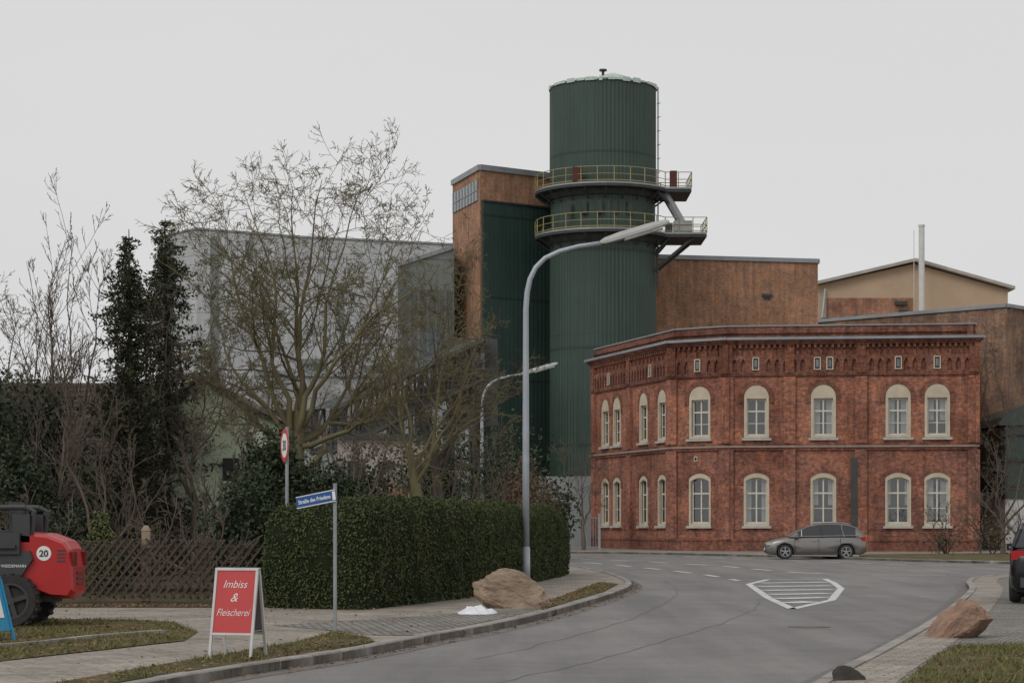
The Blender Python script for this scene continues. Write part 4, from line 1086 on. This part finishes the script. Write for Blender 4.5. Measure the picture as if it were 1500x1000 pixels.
# ------------------------------------------------------------------ street lamps
M_pole = basic('lamp_pole_grey', (0.44,0.47,0.51), (0.37,0.40,0.44), 2, .45, .2)
M_head = basic('lamp_head_grey', (0.50,0.50,0.48), (0.42,0.42,0.40), 3, .5)
def street_lamp(x, y, ang=0.0):
    e = empty('street_lamp'); Mx = T(x, y, 0.09) @ Matrix.Rotation(ang, 4, 'Z')
    def P(u, z): return Mx @ Vector((u, 0, z))
    mb = MB()
    mb.tube([P(0,0),P(0,.9)], [.105,.1], 16, 0)
    mb.tube([P(0,.88),P(0,.95)], [.1,.082], 16, 0, False)
    path = [(0,.9),(0,3),(0,5),(0.0,6.6),(.03,7.0),(.10,7.32),(.24,7.6),(.46,7.82),(.8,7.98),(1.25,8.1),(1.8,8.18)]
    rad = [.085,.08,.074,.066,.064,.061,.058,.056,.053,.05,.048]
    mb.tube([P(*p) for p in path], rad, 14, 0)
    mb.build('pole', [M_pole], e, True)
    mb = MB()
    a = math.atan2(.5, 1.65); Mh = Mx @ T(1.78, 0, 8.19) @ Matrix.Rotation(-a, 4, 'Y')
    prof = [(0,.05,.04),(.12,.085,.08),(.5,.15,.10),(1.2,.175,.095),(1.62,.14,.07),(1.72,.06,.03)]
    vs = []
    for (u, w, h) in prof:
        for (yy_, zz_) in ((-w,-h*.7),(-w,0),(-w*.7,h),(w*.7,h),(w,0),(w,-h*.7)): vs.append(Mh @ Vector((u, yy_, zz_)))
    fs = []
    for k in range(len(prof)-1):
        for i in range(6): fs.append((k*6+i, (k+1)*6+i, (k+1)*6+(i+1) % 6, k*6+(i+1) % 6))
    fs += [tuple(range(6)), tuple(reversed(range(30, 36)))]
    mb.add(vs, fs, 0); mb.box((1.05,0,-.09),(.95,.24,.06),1,Mh)
    mb.build('lamp_head', [M_head, M_lens], e)
street_lamp(.33, 48.9); street_lamp(-1.35, 92, .1)

# ------------------------------------------------------------------ signs
sg = empty('round_traffic_sign')
mb = MB(); mb.tube([(-4.0,36.4,.09),(-4.0,36.4,3.3)], .03, 10); mb.build('post', [M_galv], sg)
Ms = T(-4.0,36.4,2.97) @ Matrix.Rotation(math.radians(-70), 4, 'Z') @ Matrix.Rotation(math.radians(90), 4, 'X')
def disc(r, z0, z1, mat, name, Mx, par, n=40):
    mb = MB(); mb.tube([Mx @ Vector((0,0,z0)), Mx @ Vector((0,0,z1))], r, n); return mb.build(name, [mat], par)
disc(.30, .035, .041, M_galv, 'back', Ms, sg); disc(.298, .041, .045, M_red, 'red_ring', Ms, sg); disc(.215, .045, .048, M_letter, 'white_field', Ms, sg)
text_obj('figures', '30', .26, Ms @ T(0,-.09,.050), M_dark, sg, bold=.006)

ss = empty('street_name_sign')
mb = MB(); mb.tube([(-2.48,28.7,.09),(-2.48,28.7,2.13)], .026, 10); mb.tube([(-2.48,28.7,2.13),(-2.48,28.7,2.15)], .03, 10); mb.build('post', [M_galv], ss)
Mn = T(-2.46,28.66,1.98) @ Matrix.Rotation(math.radians(-38), 4, 'Z') @ Matrix.Rotation(math.radians(-8), 4, 'Y') @ Matrix.Rotation(math.radians(90), 4, 'X')
mb = MB(); mb.box((-.36,0,.03),(.76,.17,.02),0,Mn); mb.box((-.36,.078,.03),(.76,.012,.024),1,Mn); mb.box((-.36,-.078,.03),(.76,.012,.024),1,Mn)
mb.box((-.005,0,.043),(.055,.12,.006),1,Mn); mb.build('plate', [M_blue, M_letter], ss)
text_obj('lettering', 'Straße des Friedens', .079, Mn @ T(-.385,-.026,.0415), M_letter, ss, bold=.0012)

ab = empty('sandwich_board')
ang = math.radians(-16)
Mb = T(-3.12, 22.65, .1) @ Matrix.Rotation(ang, 4, 'Z')
tilt = math.radians(11.5)
def side(sg_):
    return Mb @ (T(0,0,0) if sg_ > 0 else (T(0,.44,0) @ Matrix.Rotation(math.pi, 4, 'Z'))) @ Matrix.Rotation(-tilt, 4, 'X')
M_wfr = basic('white_frame', (0.62,0.62,0.6), (0.5,0.5,0.49), 3, .5); M_gbd = basic('grey_board', (0.2,0.2,0.2), (0.15,0.15,0.15), 3, .7)
for s_, nm in ((1, 'front'), (-1, 'back')):
    Mp = side(s_); mb = MB()
    mb.box((-.245,0,.5),(.028,.028,1.02),0,Mp); mb.box((.245,0,.5),(.028,.028,1.02),0,Mp)
    mb.box((0,0,1.0),(.518,.03,.03),0,Mp); mb.box((0,0,.27),(.462,.024,.026),0,Mp)
    mb.box((0,.002,.635),(.46,.012,.71),1,Mp)
    mb.build(nm+'_panel', [M_wfr, M_red if s_ > 0 else M_gbd], ab)
Mt = side(1) @ Matrix.Rotation(math.radians(90), 4, 'X')
for txt, z, sz, sxx in (('Imbiss', .79, .125, .92), ('&', .635, .14, 1), ('Fleischerei', .475, .115, .80)):
    text_obj('lettering', txt, sz, Mt @ T(-.01, z, .006), M_letter, ab, .35, bold=-.0012, sx=sxx)
mb = MB(); mb.tube([Mb @ Vector((.25,.06,.3)), Mb @ Vector((.25,.38,.3))], .006, 5); mb.build('stay', [M_galv], ab)

bb = empty('blue_sandwich_board')
Mb2 = T(-6.50, 25.9, .1) @ Matrix.Rotation(math.radians(62), 4, 'Z')
for s_ in (1, -1):
    Mp = Mb2 @ (T(0,0,0) if s_ > 0 else (T(0,.5,0) @ Matrix.Rotation(math.pi, 4, 'Z'))) @ Matrix.Rotation(-math.radians(17), 4, 'X')
    mb = MB(); mb.box((-.3,0,.42),(.03,.03,.84),0,Mp); mb.box((.3,0,.42),(.03,.03,.84),0,Mp); mb.box((0,0,.83),(.63,.03,.03),0,Mp); mb.box((0,.003,.47),(.57,.014,.68),0,Mp); mb.box((0,-.012,.5),(.4,.006,.4),1,Mp)
    mb.build('panel', [M_cyan, M_letter], bb)

# ------------------------------------------------------------------ rocks and snow
def rock(name, c, sx, sy, sz, seed, mat, rz=0, shear=0.0, extra=(), npl=16):
    bm = bmesh.new(); bmesh.ops.create_icosphere(bm, subdivisions=5, radius=1); r = random.Random(seed)
    planes = [(Vector((r.gauss(0,1), r.gauss(0,1), r.gauss(0,.7))).normalized(), r.uniform(.42,.8)) for _ in range(npl)]
    planes += [(Vector(e[:3]).normalized(), e[3]) for e in extra]
    for v in bm.verts:
        p = v.co.copy()
        for nrm, dd in planes:
            k = p.dot(nrm)-dd
            if k > 0: p -= nrm*k*.95
        p += p.normalized()*(.10*noise.fractal(p*2.2+Vector((seed,0,0)), 1, 2, 5) + .03*noise.noise(p*12))
        p.x += shear*p.z
        v.co = p
    me = bpy.data.meshes.new(name); bm.to_mesh(me); bm.free()
    Mx = T(*c) @ Matrix.Rotation(rz, 4, 'Z') @ Matrix.Diagonal((sx, sy, sz, 1)); me.transform(Mx); me.materials.append(mat)
    return link(bpy.data.objects.new(name, me))
rock('boulder', (.02,36.2,.32), .92, .6, .50, 3, M_stone, -.1, -.3)
rock('boulder', (5.86,26.9,.30), .46, .42, .52, 22, M_stone2, 0.0, .25, extra=((-.75,-.15,.65,.30),(.5,-.4,-.75,.45),(.6,0,.8,.62),(-.1,-1,.1,.6)), npl=6)
rock('boulder', (3.22,19.6,.06), .3, .22, .17, 12, basic('dark_rock', (0.07,0.06,0.055), (0.04,0.035,0.03), 4, .95, bump=.6), 0)
mb = MB(); nn = 36; vs = []; fs = []
for i in range(nn):
    for j in range(nn):
        u, v = i/(nn-1)*2-1, j/(nn-1)*2-1; rr_ = math.hypot(u, v)
        h = max(0, 1-rr_**2)**.8*.11*(1+.5*noise.noise(Vector((u*3, v*3, 0)))) + .015*noise.noise(Vector((u*9, v*9, 2)))
        e_ = 1 + .2*noise.noise(Vector((u*2, v*2, 5)))
        vs.append((-.58+u*.34*e_, 34.0+v*.55*e_, .098+(h if rr_ < 1 else -.01)))
for i in range(nn-1):
    for j in range(nn-1): fs.append((i*nn+j, (i+1)*nn+j, (i+1)*nn+j+1, i*nn+j+1))
mb.add(vs, fs); mb.build('snow_patch', [basic('old_snow', (0.82,0.83,0.85), (0.7,0.72,0.75), 6, .8, bump=.3)], None, True)

# ------------------------------------------------------------------ cars
def wheel(mbx, x, y, z, r, w, M, side, tm=0, am=1, spokes=5):
    s = side
    prof = [(r*.66, .0), (r*.93, .0), (r, .25*w), (r, .75*w), (r*.93, w), (r*.5, w)]
    n = 28; vs = []
    for (pr, dy) in prof:
        for i in range(n):
            a = 2*math.pi*i/n; vs.append(M @ Vector((x+pr*math.cos(a), y - s*dy, z+pr*math.sin(a))))
    fs = [(k*n+i, k*n+(i+1) % n, (k+1)*n+(i+1) % n, (k+1)*n+i) for k in range(len(prof)-1) for i in range(n)]
    mbx.add(vs, fs, tm)
    mbx.tube([M @ Vector((x,y-s*.07,z)), M @ Vector((x,y-s*.05,z))], r*.66, n, tm)
    vs = []
    for pr in (r*.6, r*.68):
        for i in range(n):
            a = 2*math.pi*i/n; vs.append(M @ Vector((x+pr*math.cos(a), y+s*.004, z+pr*math.sin(a))))
    mbx.add(vs, [(i, (i+1) % n, n+(i+1) % n, n+i) for i in range(n)], am)
    for k in range(spokes):
        a = 2*math.pi*k/spokes+.3
        Mk = M @ T(x, y-s*.012, z) @ Matrix.Rotation(-a, 4, 'Y')
        mbx.box((r*.33, 0, 0), (r*.6, .02, r*.17), am, Mk)
    mbx.tube([M @ Vector((x,y-s*.02,z)), M @ Vector((x,y+s*.004,z))], r*.15, 12, am)

def make_car(name, loc, rot, paint):
    e = empty(name); M = T(*loc) @ Matrix.Rotation(rot, 4, 'Z')
    st = [(-2.17,.34,.60,.60),(-2.12,.24,.68,.72),(-2.0,.20,.76,.80),(-1.75,.19,.84,.86),(-1.4,.19,.91,.885),(-1.05,.19,.97,.895),(-.5,.19,.99,.90),(.3,.19,1.0,.90),(1.1,.19,1.02,.90),(1.6,.20,1.04,.885),(1.95,.22,1.05,.85),(2.10,.26,1.0,.80),(2.17,.34,.86,.74)]
    bm = bmesh.new(); rings = []
    for (x, zb, zt_, w) in st:
        h = zt_-zb
        half = [(w*.86,zb),(w*.98,zb+h*.12),(w*1.0,zb+h*.38),(w*.985,zb+h*.62),(w*.955,zb+h*.80),(w*.93,zt_-.035),(w*.86,zt_),(w*.45,zt_+.02)]
        pts = [(x,y,z) for y,z in half] + [(x,-y,z) for y,z in reversed(half)]
        rings.append([bm.verts.new(M @ Vector(p)) for p in pts])
    m = len(rings[0])
    for k in range(len(rings)-1):
        for i in range(m):
            j = (i+1) % m; bm.faces.new((rings[k][i], rings[k+1][i], rings[k+1][j], rings[k][j]))
    bm.faces.new(rings[0]); bm.faces.new(list(reversed(rings[-1])))
    bmesh.ops.recalc_face_normals(bm, faces=bm.faces)
    me = bpy.data.meshes.new('body'); bm.to_mesh(me); bm.free(); me.materials.append(paint); me.materials.append(M_rubber)
    me.polygons.foreach_set('use_smooth', [True]*len(me.polygons))
    body = link(bpy.data.objects.new('body', me), e)
    cb = MB()
    for wx in (-1.33, 1.31):
        for s in (-1, 1):
            cb.tube([M @ Vector((wx, s*.62, .33)), M @ Vector((wx, s*1.0, .33))], .375, 32)
    cut = cb.build('arch_cutter', [M_rubber], e)
    mod = body.modifiers.new('arches', 'BOOLEAN'); mod.operation = 'DIFFERENCE'; mod.object = cut; mod.solver = 'EXACT'
    bpy.context.view_layer.update()
    dg = bpy.context.evaluated_depsgraph_get()
    nm = bpy.data.meshes.new_from_object(body.evaluated_get(dg)); body.modifiers.clear(); body.data = nm
    bpy.data.objects.remove(cut)
    gs = [(-1.18,.985,.80),(-.80,1.22,.76),(-.38,1.445,.69),(.05,1.54,.66),(.5,1.572,.655),(1.0,1.56,.65),(1.5,1.50,.64),(1.72,1.40,.66),(1.92,1.2,.72),(2.03,1.04,.77)]
    gm = MB(); rs = []
    for (x, z, w) in gs:
        h = z-.96
        half = [(.855,.96),(.855-(.855-w)*.55,.96+h*.6),(w+.015,.96+h*.9),(w-.06,z),(w*.4,z+.018)]
        rs.append([(x,y,zz) for y,zz in half] + [(x,-y,zz) for y,zz in reversed(half)])
    for k in range(len(rs)-1):
        for i in range(9):
            q = [rs[k][i], rs[k+1][i], rs[k+1][i+1], rs[k][i+1]]
            side_ = i in (0, 1, 7, 8)
            mi = 0 if (side_ and k > 0) or (not side_ and (k < 2 or k >= 7)) else 1
            if k >= 7 and side_: mi = 1
            gm.add([M @ Vector(p) for p in q], [(0,1,2,3)], mi)
    for s in (-1, 1):
        ps = [(x, s*(w+.012), .96+(z-.96)*.9+.01) for (x, z, w) in gs]
        gm.tube([M @ Vector(p) for p in ps], .032, 6, 1)
        for (xa, xb, r) in ((.28,.22,.030),(1.22,1.12,.035)):
            gm.tube([M @ Vector((xa, s*.862, .97)), M @ Vector((xb+.0, s*.745, 1.34)), M @ Vector((xb, s*.675, 1.50))], r, 6, 2 if xa < 1 else 1)
        gm.tube([M @ Vector((-.62, s*.865, .97)), M @ Vector((-.62, s*.78, 1.28))], .022, 5, 1)
        gm.tube([M @ Vector((x_, s*.60, z_)) for x_, z_ in ((-.1,1.56),(.1,1.60),(1.2,1.60),(1.45,1.545))], .017, 6, 3)
        gm.tube([M @ Vector((-1.1, s*.872, .985)), M @ Vector((1.85, s*.862, 1.045))], .018, 5, 3)
    gm.build('greenhouse', [M_carglass, paint, M_char, M_galv], e)
    dm = MB()
    for wx in (-1.33, 1.31):
        for s in (-1, 1): wheel(dm, wx, s*.89, .33, .325, .2, M, s)
    for s in (-1, 1):
        for sx in (-.92, .12, 1.06): dm.box((sx, s*.895, .62), (.012, .02, .62), 0, M)
        dm.box((0, s*.89, .24), (1.9, .04, .11), 2, M)
        for sx in (.0, .98): dm.box((sx-.06+.0, s*.893, .83), (.2, .03, .03), 1, M)
        dm.box((-.86, s*.98, 1.02), (.15, .2, .13), 5, M)
        dm.box((-1.98, s*.68, .68), (.32, .22, .11), 3, M); dm.box((2.06, s*.69, .90), (.2, .26, .17), 4, M)
        dm.box((-2.1, s*.6, .38), (.14, .2, .08), 2, M)
    dm.box((-2.155, 0, .36), (.06, 1.0, .14), 2, M); dm.box((-2.15, 0, .58), (.06, .9, .05), 2, M); dm.box((-2.19, 0, .44), (.02, .52, .11), 6, M)
    dm.box((2.165, 0, .40), (.06, 1.3, .18), 2, M); dm.box((2.185, 0, .74), (.02, .52, .11), 6, M)
    dm.build('wheels_and_trim', [M_rubber, M_alloy, M_char, M_lens, M_tail, paint, M_letter], e)
    return e
make_car('parked_car', (13.32, 90.2, 0), math.radians(-4), M_car)
make_car('parked_car', (10.62, 39.6, .10), math.radians(-107), M_carb)

# ------------------------------------------------------------------ compact wheel loader
wl = empty('wheel_loader')
Ml = T(-6.3, 29.9, .1)
def rounded(mbx, prof, y0, y1, inset, mi, M):
    cx = sum(p[0] for p in prof)/len(prof); cz = sum(p[1] for p in prof)/len(prof)
    n = len(prof); vs = []
    for yy_, k in ((y0, inset), (y0+.09, inset*.3), (y0+.2, 0), (y1-.2, 0), (y1-.09, inset*.3), (y1, inset)):
        for (x_, z_) in prof: vs.append(M @ Vector((x_+(cx-x_)*k, yy_, z_+(cz-z_)*k)))
    fs = [(k*n+i, k*n+(i+1) % n, (k+1)*n+(i+1) % n, (k+1)*n+i) for k in range(5) for i in range(n)]
    fs += [tuple(reversed(range(n))), tuple(5*n+i for i in range(n))]
    mbx.add(vs, fs, mi)
mb = MB()
rounded(mb, [(-.9,.62),(-.32,.42),(-.06,.40),(0,.5),(-.01,.85),(-.05,1.12),(-.14,1.24),(-.4,1.34),(-.85,1.38)], -.5, .5, .12, 0, Ml)
rounded(mb, [(-1.9,1.0),(-1.75,.72),(-.75,.68),(-.55,.98),(-.6,1.1),(-1.9,1.08)], -.56, .56, .03, 1, Ml)
rounded(mb, [(-1.9,.35),(-.3,.35),(-.3,.62),(-1.9,.68)], -.3, .3, .05, 1, Ml)
mb.build('bodywork', [M_redp, M_char], wl)
mb = MB()
for x_ in (-.86, -2.35):
    for s in (-1, 1):
        r_ = .38; w_ = .28
        wheel(mb, x_, s*.66, r_, r_, w_, Ml, s, 0, 1, 4)
        for k in range(20):
            a_ = 2*math.pi*k/20
            mb.box((r_*.99, 0, 0), (.04, w_*.9, .045), 0, Ml @ T(x_, s*.52, r_) @ Matrix.Rotation(-a_, 4, 'Y'))
mb.build('wheels', [M_rubber, M_char], wl)
mb = MB()
for s in (-1, 1):
    mb.tube([Ml @ Vector(p) for p in ((-.62,s*.42,1.3),(-.58,s*.42,1.66),(-.7,s*.42,1.72))], .04, 8, 0)
    mb.tube([Ml @ Vector(p) for p in ((-.7,s*.42,1.72),(-1.9,s*.42,1.72))], .04, 8, 0)
    mb.box((-1.0, s*.5, 1.2), (.5, .2, .3), 0, Ml); mb.box((-.75,s*.4,1.42),(.25,.2,.4),0,Ml)
    mb.box((-1.3, s*.58, 1.16), (1.0,.14,.05), 0, Ml)
mb.box((-1.15,0,1.32),(.5,.5,.14),0,Ml); mb.box((-.93,0,1.55),(.12,.46,.5),0,Ml)
mb.tube([Ml @ Vector((-1.75,0,1.1)), Ml @ Vector((-1.6,0,1.5))], .03, 8, 0); mb.tube([Ml @ Vector((-1.62,0,1.47)), Ml @ Vector((-1.58,0,1.51))], .17, 16, 0)
mb.box((-.02,-.34,.98),(.05,.16,.2),2,Ml); mb.box((-.02,.34,.98),(.05,.16,.2),2,Ml)
for z_ in (.62,.7,.78): mb.box((-.002,0,z_),(.03,.5,.03),0,Ml)
for z_ in (.95,1.0,1.05,1.1): mb.box((-.17,-.497,z_),(.12,.02,.022),0,Ml)
mb.tube([Ml @ Vector(p) for p in ((-1.9,0,1.0),(-2.5,0,1.25),(-3.2,0,.5))], .12, 6, 3)
mb.box((-3.45,0,.35),(.5,1.4,.5),0,Ml)
mb.build('seat_frame_and_arm', [M_char, M_redp, basic('dark_red_lens', (0.2,0.01,0.01), (0.15,0.01,0.01), 3, .3), M_redp], wl)
disc(.105, 0, .006, M_letter, 'speed_sticker', Ml @ T(-.42,-.5,1.06) @ Matrix.Rotation(math.radians(90), 4, 'X'), wl)
text_obj('sticker_text', '20', .13, Ml @ T(-.42,-.508,1.015) @ Matrix.Rotation(math.radians(90), 4, 'X'), M_dark, wl, bold=.004)
text_obj('maker_lettering', 'WEIDEMANN', .06, Ml @ T(-.84,-.563,.86) @ Matrix.Rotation(math.radians(90), 4, 'X'), M_letter, wl)

# ------------------------------------------------------------------ sky, sun, camera
w = bpy.data.worlds.new('World'); scene.world = w; w.use_nodes = True
t = w.node_tree; t.nodes.clear()
o = t.nodes.new('ShaderNodeOutputWorld'); bg = t.nodes.new('ShaderNodeBackground')
sk = t.nodes.new('ShaderNodeTexSky'); sk.sky_type = 'NISHITA'; sk.sun_disc = False
sk.sun_elevation = math.radians(38); sk.sun_rotation = math.radians(215)
hs = t.nodes.new('ShaderNodeHueSaturation'); hs.inputs['Saturation'].default_value = .12
t.links.new(sk.outputs[0], hs.inputs['Color'])
tc = t.nodes.new('ShaderNodeTexCoord'); nz = t.nodes.new('ShaderNodeTexNoise'); nz.inputs['Scale'].default_value = 1.6; nz.inputs['Detail'].default_value = 4
mp = t.nodes.new('ShaderNodeMapping'); mp.inputs['Scale'].default_value = (1,1,3)
t.links.new(tc.outputs['Generated'], mp.inputs[0]); t.links.new(mp.outputs[0], nz.inputs['Vector'])
cr = t.nodes.new('ShaderNodeValToRGB'); cr.color_ramp.elements[0].position = .3; cr.color_ramp.elements[1].position = .7
cr.color_ramp.elements[0].color = (.865,.865,.87,1); cr.color_ramp.elements[1].color = (.93,.928,.93,1)
t.links.new(nz.outputs['Fac'], cr.inputs[0])
sc_ = t.nodes.new('ShaderNodeVectorMath'); sc_.operation = 'SCALE'; sc_.inputs['Scale'].default_value = 7.7
t.links.new(cr.outputs[0], sc_.inputs[0])
mx = t.nodes.new('ShaderNodeMix'); mx.data_type = 'RGBA'; mx.inputs[0].default_value = .93
t.links.new(hs.outputs[0], mx.inputs[6]); t.links.new(sc_.outputs[0], mx.inputs[7]); t.links.new(mx.outputs[2], bg.inputs[0])
bg.inputs[1].default_value = .1; t.links.new(bg.outputs[0], o.inputs[0])
sl = bpy.data.lights.new('sun', 'SUN'); sl.energy = .8; sl.angle = math.radians(25); sl.color = (1, .97, .93)
so = bpy.data.objects.new('sun', sl); COL.objects.link(so)
az = math.radians(215); el = math.radians(38)
dv = Vector((math.sin(az)*math.cos(el), math.cos(az)*math.cos(el), math.sin(el)))
so.rotation_euler = dv.to_track_quat('Z', 'Y').to_euler()
cam = bpy.data.cameras.new('camera'); cam.lens = 72; cam.sensor_width = 36; cam.shift_y = .1767; cam.clip_end = 3000; cam.clip_start = .1
co = bpy.data.objects.new('camera', cam); COL.objects.link(co); co.location = (0, 0, 1.6); co.rotation_euler = (math.radians(90), 0, 0)
scene.camera = co
scene.view_settings.view_transform = 'Standard'; scene.view_settings.look = 'None'; scene.view_settings.exposure = 0
